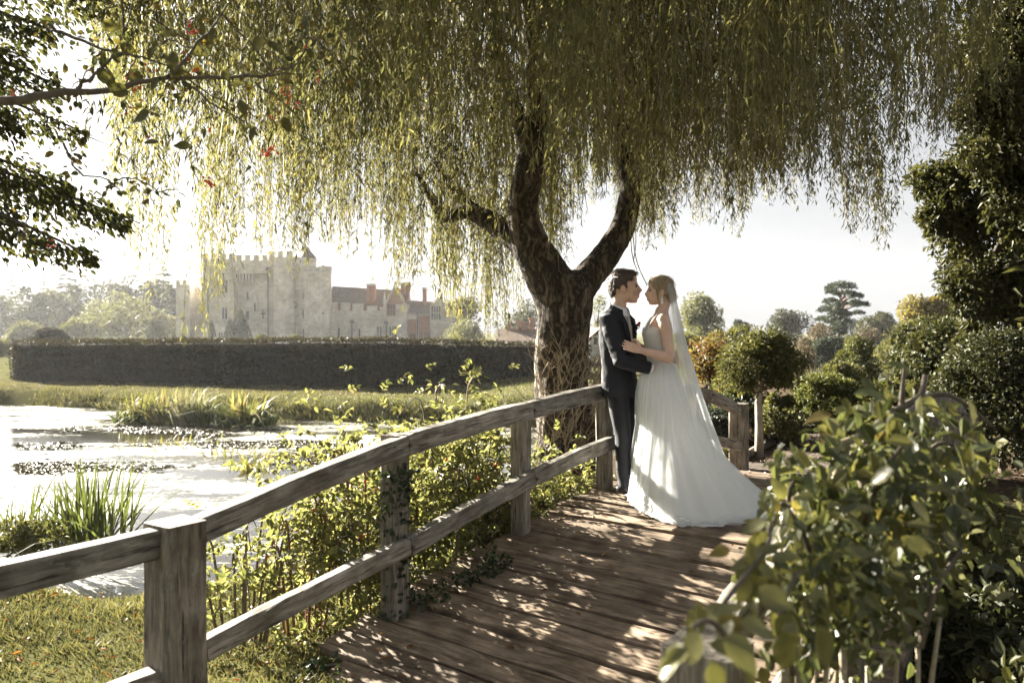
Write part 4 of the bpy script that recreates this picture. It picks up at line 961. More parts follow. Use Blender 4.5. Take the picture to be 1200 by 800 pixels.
# little pink flowers by the end post
def flowers():
    c = at(846, 530, 9.7); c.z = land1(c.x, c.y); t = thing('pink_flowers', 'small clump of pink flowers on the bank beside the veil', 'flower', c)
    P, D, N, lc, lr = blob_crown(c + Vector((0, 0, 0.10)), (0.28, 0.2, 0.12), 8, 420, 0.05, seed=130); leaves('leafage', P, D, N, 0.06, 0.03, M['lime'], t, kind='stuff')
    pk = flat_mat('pink_petal', (0.50,0.16,0.28), (0.65,0.30,0.42), 30, 0.6)
    for q in range(6):
        p = c + Vector((random.uniform(-.22, .26), random.uniform(-.15, .05), random.uniform(.2, .3))); m_ = MB()
        for k in range(6):
            a_ = k*1.047; d = Vector((math.cos(a_), math.sin(a_)*0.6, 0.35)); sd = Vector((-math.sin(a_), math.cos(a_)*0.6, 0)); m_.add([p, p + d*0.022 + sd*0.012, p + d*0.036, p + d*0.022 - sd*0.012], [(0, 1, 2, 3)])
        m_.build('flower_head', pk, t)
flowers()
# ------------------------------------------------------------------ the weeping willow
WY = 9.0; WS = FPX/WY
wb = at(664, 560, WY); wb.z = land1(wb.x, wb.y) - 0.1
willow = thing('willow_tree', 'old weeping willow leaning over the moat behind the couple, with forked ridged trunk', 'willow tree', wb)
def wpt(px, py, dy=0.0): return at(px, py, WY) * 1 + Vector((0, dy, 0))
def limb(mb, pts, n=14):
    # pts: (px, py, half width in pixels, depth offset)
    Q = smooth_path([(*wpt(p[0], p[1], p[3]), p[2]/WS) for p in pts], 5)
    mb.loft([q[:3] for q in Q], [float(q[3]) for q in Q], n, wob=0.03)
mb = MB()
limb(mb, [(668,600,52,0), (668,560,45,0), (665,520,37,0), (661,480,33,0), (657,430,31,0), (660,390,31,0), (664,350,31,0), (668,322,24,0)], 20)
limb(mb, [(662,380,24,0), (645,330,27,0.0), (622,290,22,-.1), (612,250,18,-.2), (620,200,16,-.3), (628,140,13,-.4), (624,80,10,-.6), (612,10,8,-.9), (600,-80,6,-1.2)])
limb(mb, [(664,370,22,0), (684,332,19,.05), (712,298,17,.15), (733,262,15,.2), (741,222,13.5,.2), (738,180,13,.3), (748,130,11,.4), (772,70,8,.5), (800,-20,6,.6)])
limb(mb, [(634,318,17,-.05), (606,282,14,.1), (578,258,13,.3), (548,238,11,.5), (520,205,10,.7), (508,185,6,.9), (500,165,3,1.1)])
limb(mb, [(542,240,9,.5), (518,250,8,.2), (505,230,5,-.2), (494,212,3,-.5)])
limb(mb, [(735,180,10,.3), (726,130,8,.1), (716,80,7,-.3), (700,10,6,-.8)])
limb(mb, [(742,150,9,.4), (790,110,7,.0), (850,70,6,-.5), (930,30,5,-1.0), (1010,10,4,-1.5)])
limb(mb, [(620,190,10,-.3), (600,140,8,-.8), (582,90,7,-1.4), (570,20,6,-2.0)])
limb(mb, [(628,130,9,-.4), (660,60,7,.6), (690,-20,6,1.6)])
tm = remesh(mb, 0.035, 2, name='trunk')
# ridged bark: long plaits up the stem
nv = len(tm.vertices); co = np.empty(nv*3); no = np.empty(nv*3); tm.vertices.foreach_get('co', co); tm.vertex_normals.foreach_get('vector', no); co = co.reshape(-1, 3); no = no.reshape(-1, 3)
dd = np.array([mnoise.noise(Vector((p[0]*11, p[1]*11, p[2]*1.7))) + 0.5*mnoise.noise(Vector((p[0]*26, p[1]*26, p[2]*5))) for p in co])
thickk = np.clip((1.9 - (co[:, 2] - 0.6))/2.2, 0.25, 1)
co += no*((np.abs(dd)*0.075 - 0.02)*thickk)[:, None]; tm.vertices.foreach_set('co', co.ravel()); tm.update()
m, nt, out = new_mat('willow_bark'); v = coords(nt, (1, 1, 0.09)); vv = coords(nt)
w_ = nd(nt, 'TexNoise'); w_.inputs['Scale'].default_value = 11; w_.inputs['Detail'].default_value = 4; w_.inputs['Roughness'].default_value = 0.6
w1 = nd(nt, 'Math', operation='SUBTRACT'); w1.inputs[1].default_value = 0.5; w2 = nd(nt, 'Math', operation='ABSOLUTE')
dm = nd(nt, 'VectorMath', operation='ADD'); nz = nd(nt, 'TexNoise'); nz.inputs['Scale'].default_value = 4; nt.links.new(vv, nz.inputs['Vector'])
sc_ = nd(nt, 'VectorMath', operation='SCALE'); sc_.inputs['Scale'].default_value = 0.22; nt.links.new(nz.outputs['Color'], sc_.inputs[0]); nt.links.new(v, dm.inputs[0]); nt.links.new(sc_.outputs[0], dm.inputs[1]); nt.links.new(dm.outputs[0], w_.inputs['Vector'])
nt.links.new(w_.outputs['Fac'], w1.inputs[0]); nt.links.new(w1.outputs[0], w2.inputs[0])
r1 = ramp(nt, w2.outputs[0], [(0.0, (0.018,0.014,0.010)), (0.05, (0.062,0.048,0.035)), (0.16, (0.16,0.128,0.094))])
lich = ramp(nt, noise(nt, vv, 6, 6, 0.7), [(0.62, (1, 1, 1)), (0.72, (1.7, 1.75, 1.5))])
c = mixc(nt, 1.0, r1.outputs['Color'], lich.outputs['Color'], 'MULTIPLY'); p = nd(nt, 'BsdfPrincipled'); p.inputs['Roughness'].default_value = 0.9; p.inputs['Specular IOR Level'].default_value = 0.2
nt.links.new(c, p.inputs['Base Color']); hb = nd(nt, 'Math', operation='MINIMUM'); hb.inputs[1].default_value = 0.14; nt.links.new(w2.outputs[0], hb.inputs[0])
nt.links.new(bump(nt, hb.outputs[0], 1.0, 0.2), p.inputs['Normal']); nt.links.new(p.outputs[0], out.inputs['Surface'])
put('trunk', tm, m, willow)
# dry twiggy growth round the foot of the trunk
tw = MB()
for i in range(190):
    q = random.uniform(-2.7, 0.35); rr = random.uniform(0.30, 0.40); b = Vector((wb.x + 0.0 + rr*math.cos(q), WY + rr*math.sin(q), random.uniform(0.15, 1.25)))
    d = Vector((math.cos(q)*0.5 + random.gauss(0, .3), math.sin(q)*0.45 + random.gauss(0, .25), random.uniform(0.3, 1.0))).normalized(); l = random.uniform(0.18, 0.55)
    p1 = b + d*l*0.5 + Vector((random.gauss(0, .03), random.gauss(0, .03), .02)); p2 = b + d*l + Vector((random.gauss(0, .06), random.gauss(0, .05), 0.03)); tw.loft([b, p1, p2], [0.006, 0.0045, 0.002], 3, cap=False)
    for k in range(2):
        e = (d + Vector((random.gauss(0, .7), random.gauss(0, .5), random.gauss(0.1, .4)))).normalized(); tw.loft([p1, p1 + e*l*0.35], [0.004, 0.0015], 3, cap=False)
tw.build('dry_shoots', M['drytwig'], willow, kind='stuff')
# the curtain: hanging branches from a dome of boughs
ENV_PX = [60,110,125,140,165,190,215,240,262,300,340,380,420,450,480,510,530,560,590,612,628,660,690,720,745,775,800,830,860,880,920,960,1000,1035,1055,1075,1110,1150,1175,1230]
ENV_PY = [0,80,200,300,325,340,375,398,340,300,320,296,322,342,365,375,392,386,392,380,300,305,235,225,262,288,242,252,262,238,232,242,272,290,240,185,165,170,70,0]
FR_PX = [60,110,140,250,330,420,470,520,560,600,640,700,760,850,950,1050,1120,1160,1230]
FR_PY = [0,60,190,215,200,160,150,175,165,215,185,205,190,200,205,165,150,120,0]
WC = np.array([0.55, 8.9])
def dome(x, y):
    q = ((x - WC[0])/5.3)**2 + ((y - WC[1])/5.3)**2; return 4.0 + 3.4*math.sqrt(max(0, 1 - q))
def make_strands():
    g = np.random.default_rng(11); S = []
    tries = 0; ca = g.uniform(0, 6.283, 430); cr = 5.15*np.sqrt(g.uniform(0.02, 1, 430)); CLU = np.column_stack([WC[0] + cr*np.cos(ca), WC[1] + cr*np.sin(ca)])
    while len(S) < 4300 and tries < 90000:
        tries += 1
        cl = CLU[g.integers(0, len(CLU))]; x = cl[0] + g.normal(0, 0.105); y = cl[1] + g.normal(0, 0.105); rr = math.hypot(x - WC[0], y - WC[1]); q = math.atan2(y - WC[1], x - WC[0])
        if rr > 5.2: continue
        px = 600 + FPX*x/y
        front = y < 7.4
        py = np.interp(px, FR_PX, FR_PY) if front else np.interp(px, ENV_PX, ENV_PY)
        top = dome(x, y)
        # ends cluster into tails
        tail = 26*math.sin(px*0.11 + 1.3*math.sin(px*0.037)) + 12*math.sin(px*0.31 + y)
        if px > 1165 or (x > 1.8 and g.uniform() < 0.2): continue
        py = py - abs(g.normal(0, 1))*((70 if 360 < px < 610 else 36) if not front else 50) + tail*0.55 - (g.uniform(0, 260) if g.uniform() < 0.45 else 0)
        zb = CAMZ + (HORIZ - py)*y/FPX
        if zb > top - 0.3: continue
        if y > 8 and x < 0.2 and zb < 2.7 and g.uniform() < 0.4: continue
        if not front and rr < 1.2 and zb < 2.0: continue
        if 0 < x < 2.5 and 4.8 < y < 7.6 and zb < 2.75: continue
        zt = min(top, zb + g.uniform(0.7, 3.0))
        S.append((y, x, zt, zb, q, rr))
    return S
def sun_thin(S):
    # the low sun finds gaps between the strands: thin those that hang between it and the bridge
    g = np.random.default_rng(5); A = np.array([[s_[1], s_[0], s_[2], s_[3]] for s_ in S]); hit = np.zeros(len(S)); d = np.array([SUNV.x, SUNV.y]); h = np.linalg.norm(d); d /= h; tn = SUNV.z/h
    for sv in np.arange(1.2, 6.2, 0.6):
        for rv in (0.2, 0.8, 1.4, 2.0):
            for zv in (0.0, 0.7):
                p = bp(float(sv), rv, zv); t = (A[:, 0]-p.x)*d[0] + (A[:, 1]-p.y)*d[1]; lat = np.abs((A[:, 0]-p.x)*d[1] - (A[:, 1]-p.y)*d[0]); z = p.z + t*tn
                hit += (t > 0) & (lat < 0.15) & (z > A[:, 3]) & (z < A[:, 2])
    for p in (Vector((1.1, 2.4, 1.0)), Vector((1.0, 2.0, .7)), Vector((1.35, 2.8, 1.2)), Vector((0.9, 1.7, .9))):
        t = (A[:, 0]-p.x)*d[0] + (A[:, 1]-p.y)*d[1]; lat = np.abs((A[:, 0]-p.x)*d[1] - (A[:, 1]-p.y)*d[0]); z = p.z + t*tn; hit += ((t > 0) & (lat < 0.3) & (z > A[:, 3]) & (z < A[:, 2]))
    u = g.uniform(size=len(S)); keep = (hit < 1) | (u > np.where(hit > 2, 0.85, 0.62)); print('strands', len(S), int(keep.sum())); return [s_ for s_, k in zip(S, keep) if k]
STR = sun_thin(make_strands())
def strand_arrays(s, g):
    y, x, zt, zb, q, rr = s; ln = zt - zb; n = max(6, int(ln*34))
    u = np.sort(g.uniform(0.02, 1, n)); out = np.array([math.cos(q), math.sin(q)])
    sway = g.normal(0, 0.05, 2)*ln; bow = 0.25*g.uniform(0.3, 1.0)
    def pos(u):
        a = (1 - (1-u)**3)*bow
        return np.column_stack([x + out[0]*(a - bow) + sway[0]*u + 0.02*np.sin(u*9 + x*7), y + out[1]*(a - bow) + sway[1]*u + 0.02*np.cos(u*8 + y*5), zt - ln*u])
    P = pos(u) + np.column_stack([g.normal(0, 1, (n, 2))*(0.012 + 0.03*np.sin(np.pi*u)**0.5*(0.5 + 0.5*np.sin(u*ln*9 + x*5)))[:, None], np.zeros(n)]); ph = g.uniform(0, 6.283, n); sp = g.uniform(0.25, 0.85, n)
    D = np.column_stack([np.cos(ph)*sp, np.sin(ph)*sp, -np.ones(n)*g.uniform(0.35, 1.0, n)]); N = unit(np.column_stack([np.cos(ph), np.sin(ph), g.uniform(0.2, 0.8, n)]) + g.normal(0, 0.3, (n, 3)))
    L = g.uniform(0.07, 0.145, n)*(1 - 0.35*u); W = L*g.uniform(0.15, 0.21, n)
    V, F = leaf_arrays(P, D, N, L, W, fold=0.2)
    k = max(3, int(ln/0.35)); cu = np.linspace(0, 1, k+1); C = pos(cu); w = 0.0028; sd = np.array([math.cos(q+1.2), math.sin(q+1.2), 0])*w
    VV = np.concatenate([C - sd, C + sd]); i = np.arange(k); FF = np.stack([i, i+1, i+1+k+1, i+k+1], 1)
    return V, F, VV, FF
g = np.random.default_rng(12); STR.sort(key=lambda s: s[0] - 0.35*(s[2]-s[3]))
big = {'V': [], 'F': [], 'b': 0, 'TV': [], 'TF': [], 'tb': 0}
for i, s_ in enumerate(STR):
    V, F, VV, FF = strand_arrays(s_, g)
    if i < 290:
        put('hanging_branch', np_mesh('hanging_branch', np.concatenate([V, VV]), np.concatenate([F, FF + len(V)]), False), M['willow'], willow)
    else:
        big['V'].append(V); big['F'].append(F + big['b']); big['b'] += len(V); big['TV'].append(VV); big['TF'].append(FF + big['tb']); big['tb'] += len(VV)
put('hanging_foliage', np_mesh('hanging_foliage', np.concatenate(big['V']), np.concatenate(big['F']), False), M['willow'], willow, kind='stuff')
put('hanging_twigs', np_mesh('hanging_twigs', np.concatenate(big['TV']), np.concatenate(big['TF']), False), M['drytwig'], willow, kind='stuff')
# inner leafage high in the dome
n = 8000; q = g.uniform(0, 6.283, n); rr = 5.0*np.sqrt(g.uniform(0, 1, n)); x = WC[0] + rr*np.cos(q); y = WC[1] + rr*np.sin(q); top = 4.0 + 3.4*np.sqrt(np.maximum(0, 1 - (rr/5.3)**2))
P = np.column_stack([x, y, top - np.abs(g.normal(0, 0.5, n))]); D = unit(np.column_stack([np.cos(q)*.5, np.sin(q)*.5, -np.ones(n)]) + g.normal(0, .4, (n, 3)))
leaves('upper_foliage', P, D, rdir(n), g.uniform(0.08, 0.15, n), 0.022, M['willow'], willow, kind='stuff')
for pts in ([(741,262),(743,290),(748,312),(758,334)], [(744,255),(745,285),(742,306)], [(738,258),(739,280),(741,300),(746,316)]):
    ht = MB(); ht.loft([Vector(q) for q in smooth_path([at(x_, y_, 7.9) for x_, y_ in pts], 4)], [0.0045]*(4*(len(pts)-1)+1), 4, cap=False); ht.build('hanging_twig', M['drytwig'], willow, True)
# thin arching boughs that carry the curtain
tb = MB()
for i in range(46):
    q = random.uniform(0, 6.283); r1 = random.uniform(2.2, 4.9); p0 = Vector((WC[0] + 0.4*math.cos(q), WC[1] + 0.4*math.sin(q), random.uniform(4.2, 6.5))); x1, y1 = WC[0] + r1*math.cos(q), WC[1] + r1*math.sin(q)
    p2 = Vector((x1, y1, dome(x1, y1) - 0.3)); mid = p0.lerp(p2, 0.5) + Vector((0, 0, 0.6)); tb.loft([Vector(w) for w in smooth_path([p0, mid, p2, p2 + Vector((math.cos(q)*0.2, math.sin(q)*0.2, -0.9))], 4)], [0.05 - 0.0035*j for j in range(13)], 6, cap=False)
tb.build('boughs', M['bark'], willow, True, kind='stuff')

# ------------------------------------------------------------------ the big dark tree on the right
rt = thing('evergreen_tree', 'huge dark evergreen overhanging the garden along the right edge of the photo', 'tree', (8.6, 11.5, -0.1))
LB = [(1195,30,70,10),(1165,110,45,10),(1150,60,30,11),(1200,150,70,10.5),(1150,190,50,11),(1105,222,42,11.5),(1100,255,22,11.5),(1145,260,52,11.5),(1195,240,60,11),(1150,318,42,12),(1138,350,24,12),(1185,320,60,12),(1195,395,62,12),(1155,395,34,12.5),
      (1250,100,90,10),(1260,220,90,10.5),(1260,330,90,11.5),(1220,-60,90,9.5),(1290,0,110,9.5),(1160,-50,50,9.5),(1340,150,110,10),(1340,300,110,11),(1230,430,60,11)]
PP = []; NN = []; LL = []
g = np.random.default_rng(40)
for (px, py, rp, Y) in LB:
    s = FPX/Y; c = np.array(at(px, py, Y)); R_ = rp/s; k = 9
    sub = c + unit(g.normal(size=(k, 3)))*R_*g.uniform(0.3, 0.8, (k, 1)); n = int(2400 + 1400*R_)
    i = g.integers(0, k, n); e = unit(g.normal(size=(n, 3))); P = sub[i] + e*(R_*0.45*np.where(g.uniform(size=(n, 1)) < 0.4, g.uniform(0.2, 1, (n, 1)), g.normal(1, .1, (n, 1)))); PP.append(P); NN.append(e); LL.append(np.full(n, 0.085))
P = np.concatenate(PP); e = np.concatenate(NN); n = len(P); L = 0.10*g.uniform(0.6, 1.35, n)
leaves('crown', P, unit(e*0.5 + g.normal(0, .6, (n, 3)) + np.array([0, 0, -.35])), unit(e + g.normal(0, .6, (n, 3))), L, L*0.45, M['ever'], rt, kind='stuff')
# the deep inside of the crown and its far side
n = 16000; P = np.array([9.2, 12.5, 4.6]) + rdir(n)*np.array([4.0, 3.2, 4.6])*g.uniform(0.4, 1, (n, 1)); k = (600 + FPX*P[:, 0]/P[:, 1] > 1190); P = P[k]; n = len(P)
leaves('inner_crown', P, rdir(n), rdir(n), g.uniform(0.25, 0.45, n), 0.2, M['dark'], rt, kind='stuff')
mb = MB(); branchy(mb, (9.0, 12.4, -0.3), (8.4, 12.0, 6.5), 0.42, [tuple(at(px, py, Y)) for (px, py, rp, Y) in LB[:14]], 5, 10); mb.build('trunk', M['bark'], rt, True)

# ------------------------------------------------------------------ branches reaching in at the top left
def spray(P, D, N, c0, c1, n, wid, g, hang=0.25):
    # leaves in a flat drooping fan along a branch
    c0 = np.array(c0); c1 = np.array(c1); ax = c1 - c0; ln = np.linalg.norm(ax); d = ax/ln; sd = unit(np.cross(d, np.array([0, 0, 1.0])))
    u = g.uniform(0, 1, n); w = wid*(0.35 + 0.65*np.sin(np.pi*np.clip(u*0.85 + 0.1, 0, 1))); v = g.normal(0, 0.5, n)*w
    p = c0 + ax*u[:, None] + sd*v[:, None] + np.array([0, 0, 1.0])*(g.normal(0, 0.22, n)*w - 0.25*np.abs(v))[:, None]
    P.append(p); D.append(unit(d*0.5 + sd*np.sign(v)[:, None]*0.6 + g.normal(0, .35, (n, 3)) + np.array([0, 0, -hang - 0.3]))); N.append(unit(np.array([0, 0, 1.0]) + g.normal(0, .5, (n, 3))))
bt = thing('hornbeam_tree', 'dark broad-leaved tree whose drooping leafy branches reach in at the top left', 'tree', (-6.3, 4.8, -0.25))
P = []; D = []; N = []; g = np.random.default_rng(50); tb = MB()
tb.loft([(-6.4, 4.7, -0.5), (-6.3, 4.8, 1.8), (-6.2, 4.9, 4.2), (-6.1, 5.0, 6.0)], [0.20, 0.16, 0.12, 0.06], 10)
for (x0, y0, x1, y1, Y0, Y1, n, w) in [(-260,140,165,262,4.6,5.4,1500,.34), (-200,200,122,306,4.5,5.0,900,.26), (-200,150,92,222,4.7,5.3,900,.34), (-220,60,110,160,4.8,5.6,700,.28), (-200,30,80,105,4.7,5.2,900,.36), (-240,-30,70,40,4.7,5.0,1100,.42),
        (-220,-90,140,10,4.6,5.2,900,.4), (-200,80,30,150,4.6,4.9,700,.34), (-260,-150,200,-70,4.5,5.0,1100,.5), (-260,220,30,250,4.7,5.0,600,.3), (-300,0,40,70,4.9,5.2,700,.4)]:
    Y0 *= 1.08; Y1 *= 1.08; w *= 1.08; n = int(n*1.5); a = at(x0, y0, Y0); b = at(x1, y1, Y1); ab = b - a; b_in = a + ab*0.97
    spray(P, D, N, a.lerp(b, 0.25), b_in, n, w, g)
    j = Vector((-6.2, 4.9, a.z + 0.3)); tb.loft([Vector(q) for q in smooth_path([j, a + Vector((0, 0, .12)), a.lerp(b, .5) + Vector((0, 0, .10)), b], 4)], [0.035 - 0.0026*k for k in range(13)], 6, cap=False)
    for k in range(7):
        o = a.lerp(b, 0.3 + k*0.1); q = o + Vector((random.uniform(-.1, .25), random.uniform(-.25, .25), random.uniform(-.22, .02))); tb.loft([o, q], [0.007, 0.002], 4, cap=False)
P = np.concatenate(P); D = np.concatenate(D); N = np.concatenate(N); n = len(P); keep = g.uniform(size=n) < 0.72; P = P[keep]; D = D[keep]; N = N[keep]; n = len(P); L = g.uniform(0.034, 0.062, n)
leaves('leaf_spray', P, D, N, L, L*0.58, M['beech'], bt, kind='stuff', six=True); tb.build('trunk', M['twig'], bt, True)

# berry tree: twigs, a few large pale leaves, red berries
yt = thing('berry_tree', 'dark-twigged tree with scattered red berries and few leaves at the top left', 'tree', (-4.6, 3.3, -0.25))
tb = MB(); tb.loft([(-4.7, 3.2, -0.5), (-4.5, 3.3, 1.4), (-4.3, 3.4, 2.6), (-4.1, 3.5, 4.2)], [0.12, 0.09, 0.07, 0.03], 8)
def bough(pts, r, Y0=3.6, Y1=4.2, r1=0.0025, j=True):
    n = len(pts); Q = [(*at(p[0], p[1], Y0 + (Y1-Y0)*i/(n-1)), 0) for i, p in enumerate(pts)]
    S_ = smooth_path(Q, 4); m_ = len(S_); S2 = [Vector(q[:3]) + Vector((random.gauss(0, .004), random.gauss(0, .01), random.gauss(0, .004))) for q in S_]
    tb.loft(S2, [r + (r1 - r)*k/(m_-1) for k in range(m_)], 6, cap=False); return S2
BO = []
BO.append(bough([(-420,90),(-200,112),(0,118),(60,112),(130,106),(200,93),(290,92),(345,87)], 0.028, 3.2, 4.0, 0.004)); tb.loft([(-4.4, 3.35, 2.2), tuple(at(-420, 90, 3.2))], [0.05, 0.028], 7)
for pts, r in [([(90,106),(112,90),(132,68),(150,30),(165,-20)],.010), ([(60,32),(80,42),(120,58),(160,68),(205,82),(250,112),(300,132)],.009), ([(145,0),(148,40),(150,70)],.006), ([(200,93),(225,60),(262,20),(285,-15)],.009), ([(212,92),(240,115),(272,136),(300,150)],.006),
               ([(290,92),(325,84),(348,76),(362,52),(375,40)],.006), ([(362,46),(372,50),(392,66),(408,84)],.004), ([(362,46),(358,20),(352,-10)],.005), ([(75,168),(85,190),(98,205),(125,210),(146,232)],.006), ([(124,218),(140,211),(160,210),(180,220),(190,226),(205,222)],.004), ([(32,250),(28,280),(16,305)],.004),
               ([(160,68),(150,92),(146,130)],.004), ([(120,58),(110,80),(86,104)],.004), ([(230,60),(200,50),(170,62)],.005), ([(262,20),(300,60),(325,95)],.006), ([(180,20),(215,45),(240,50)],.005), ([(300,100),(330,120),(352,142)],.004), ([(205,82),(188,118),(168,136)],.004)]:
    BO.append(bough(pts, r, 3.6, 3.9))
BP = np.array([tuple(q) for b_ in BO for q in b_]); g = np.random.default_rng(55); k = g.integers(0, len(BP), 420); e = g.normal(0, 1, (420, 3)); L = g.uniform(0.02, 0.05, 420)
leaves('small_leaves', BP[k] + e*0.03, unit(e + np.array([0, 0, -.6])), rdir(420), L, L*0.6, M['berryleaf'], yt, kind='stuff', six=True); tb.build('trunk', M['twig'], yt, True)
def big_leaf(nm, mat, parent, p, d, nrm, L, W, share=None):
    d = Vector(d).normalized(); n = Vector(nrm); n = (n - d*n.dot(d)).normalized(); s_ = d.cross(n)
    me = share; o = bpy.data.objects.new(nm, me); COL.objects.link(o); o.parent = parent
    Rm = Matrix((d*L, s_*W, n*L)).transposed().to_4x4(); Rm.translation = Vector(p) - origin(parent); o.matrix_basis = Rm; return o
def leaf_shape(name, mat, fold=0.12, droop=0.14, prof=((0, .02), (.15, .32), (.35, .5), (.55, .46), (.78, .26), (1.0, 0.0)), wave=0.03, seed=0):
    r_ = random.Random(seed); V = []; F = []
    for i, (u, w) in enumerate(prof):
        z = -droop*u*u + r_.uniform(-wave, wave)
        V += [(u, -w, z + fold*w + r_.uniform(-wave, wave)), (u, 0, z), (u, w, z + fold*w + r_.uniform(-wave, wave))]
    for i in range(len(prof)-1):
        a = 3*i; F += [(a, a+3, a+4, a+1), (a+1, a+4, a+5, a+2)]
    me = bpy.data.meshes.new(name); me.from_pydata(V, [], F); me.update(); me.materials.append(mat); me.polygons.foreach_set('use_smooth', [True]*len(F)); return me
ls = [leaf_shape('leaf', M['berryleaf'], seed=k, droop=0.1 + 0.08*k) for k in range(3)]
for (px, py, sz) in [(178,133,24),(205,62,22),(222,60,20),(152,112,20),(150,90,18),(188,92,16),(245,40,18),(115,82,22),(230,75,14),(200,85,16),(300,150,14),(310,44,18),(225,172,16),(316,60,12),(142,55,16),(255,35,14),(296,196,10),(282,118,16),(170,168,14),(120,30,18),(330,138,16),(180,56,12),(30,120,14),(262,84,12),(318,50,16),(190,40,15),(272,100,13),(236,120,12)]:
    Y = random.uniform(3.4, 4.0); q = random.uniform(0, 6.283)
    big_leaf('leaf', None, yt, at(px, py, Y), (math.cos(q), random.uniform(-.4, .4), math.sin(q)*0.7 - .4), (random.gauss(0, .4), -1, random.gauss(.3, .4)), sz*Y/FPX*1.25, sz*Y/FPX*0.85, random.choice(ls))
def berries(px, py, n, Y, r=0.006, spread=0.02):
    for k in range(n):
        c = at(px, py, Y) + Vector((random.gauss(0, spread*0.6), random.gauss(0, spread*0.6), random.gauss(0, spread*0.6)))
        if k == 0 or not berries.me: 
            if not berries.me:
                b = MB(); b.ell((0, 0, 0), (1, 1, 1.05), 8, 5); berries.me = b.mesh('berry', True); berries.me.materials.append(M['berry'])
        o = bpy.data.objects.new('berry', berries.me); COL.objects.link(o); o.parent = yt; o.location = c - origin(yt); o.scale = (r*1.2,)*3
berries.me = None
for (px, py, n, sp) in [(216,72,7,.03),(222,35,6,.03),(150,97,5,.025),(162,103,5,.02),(316,178,16,.022),(247,215,12,.022),(229,86,5,.02),(18,112,4,.02),(152,130,4,.015),(341,119,5,.03),(335,110,3,.02),(321,137,2,.015),(358,57,2,.01),(372,95,3,.02),(60,288,5,.03),(180,82,3,.02),(230,40,4,.02),(246,150,3,.03),(176,163,2,.01),(345,122,3,.02)]:
    berries(px, py, n, 3.7 if px != 60 else 4.6, 0.0055, sp)

# ------------------------------------------------------------------ water plants
def rb(px, Y, z=None):
    x = (px-600)*Y/FPX; return (x, Y, land1(x, Y) if z is None else z)
tuft('iris_clump', 'large dark clump of upright iris leaves on the near bank behind the left rail', 'water plant', rb(108, 7.9, -0.55), 0.98, 0.45, 140, 0.03, 'reed', base_r=0.38, blade_parts=True, droop=0.2)
tuft('iris_clump', 'smaller iris clump cut off by the left edge of the photo', 'water plant', rb(22, 8.2, -0.55), 0.78, 0.45, 46, 0.026, 'reed', base_r=0.3, blade_parts=True, droop=0.25)
tuft('reed_tuft', 'single slender reeds right of the iris clump leaning over the water', 'water plant', rb(64, 8.0, -0.55), 0.6, 0.7, 30, 0.02, 'reed', base_r=0.5)
pxtree('bush', 'low weedy growth at the foot of the iris clump behind the left rail', 'bush', 40, 638, 7.6, 60, 20, 'olive', 2600, 5.5, 140, ground=-0.5, depth=0.3, lobes=14)
for (px, Y, h, sp, n, w, mk, lb) in [(160, 21.6, 0.85, 0.55, 90, 0.075, 'reedpale', 'broad-leaved pale marsh plant, leftmost of the moat-edge clumps'), (190, 21.3, 1.0, 0.5, 130, 0.06, 'reedpale', 'tall yellow-green marsh plant between the leftmost one and the buff grasses'), (222, 21.0, 1.05, 0.4, 260, 0.03, 'pampas', 'buff feathery grass clump in the middle of the moat-edge plants'),
                                     (240, 20.8, 0.8, 0.45, 160, 0.035, 'reed', 'dark green sedge at the right foot of the buff grass clump'), (288, 20.6, 0.95, 0.6, 70, 0.10, 'reedpale', 'large-leaved dock standing alone right of the buff grasses'), (272, 20.5, 0.5, 0.7, 60, 0.08, 'reed', 'dark drooping dock leaves at the waterline left of the large dock'), (304, 20.5, 0.55, 0.7, 60, 0.08, 'reed', 'dark drooping dock leaves at the waterline right of the large dock'), (150, 21.2, 0.5, 0.8, 70, 0.07, 'reed', 'dark drooping leaves under the leftmost pale marsh plant')]:
    tuft('marsh_plant', lb, 'water plant', rb(px, Y, WATER + 0.05), h, sp, n, w, mk, group='marsh plants along the far edge of the moat', base_r=0.45, droop=0.7)
tuft('marsh_plant', 'low sparse water plant standing in the open moat left of the rail shrubs', 'water plant', rb(294, 14.0, WATER), 0.3, 0.9, 40, 0.05, 'reedpale', base_r=0.35)
for (px, Y, w_, lb) in [(285, 15.5, .8, 'thin yellow weed patch lying on the water nearer the dock'), (205, 17.0, 1.4, 'thin yellow weed patch lying on the water nearer the buff grasses')]:
    tuft('marsh_plant', lb, 'water plant', rb(px, Y, WATER), 0.28, 1.4, 60, 0.03, 'reedpale', base_r=w_)

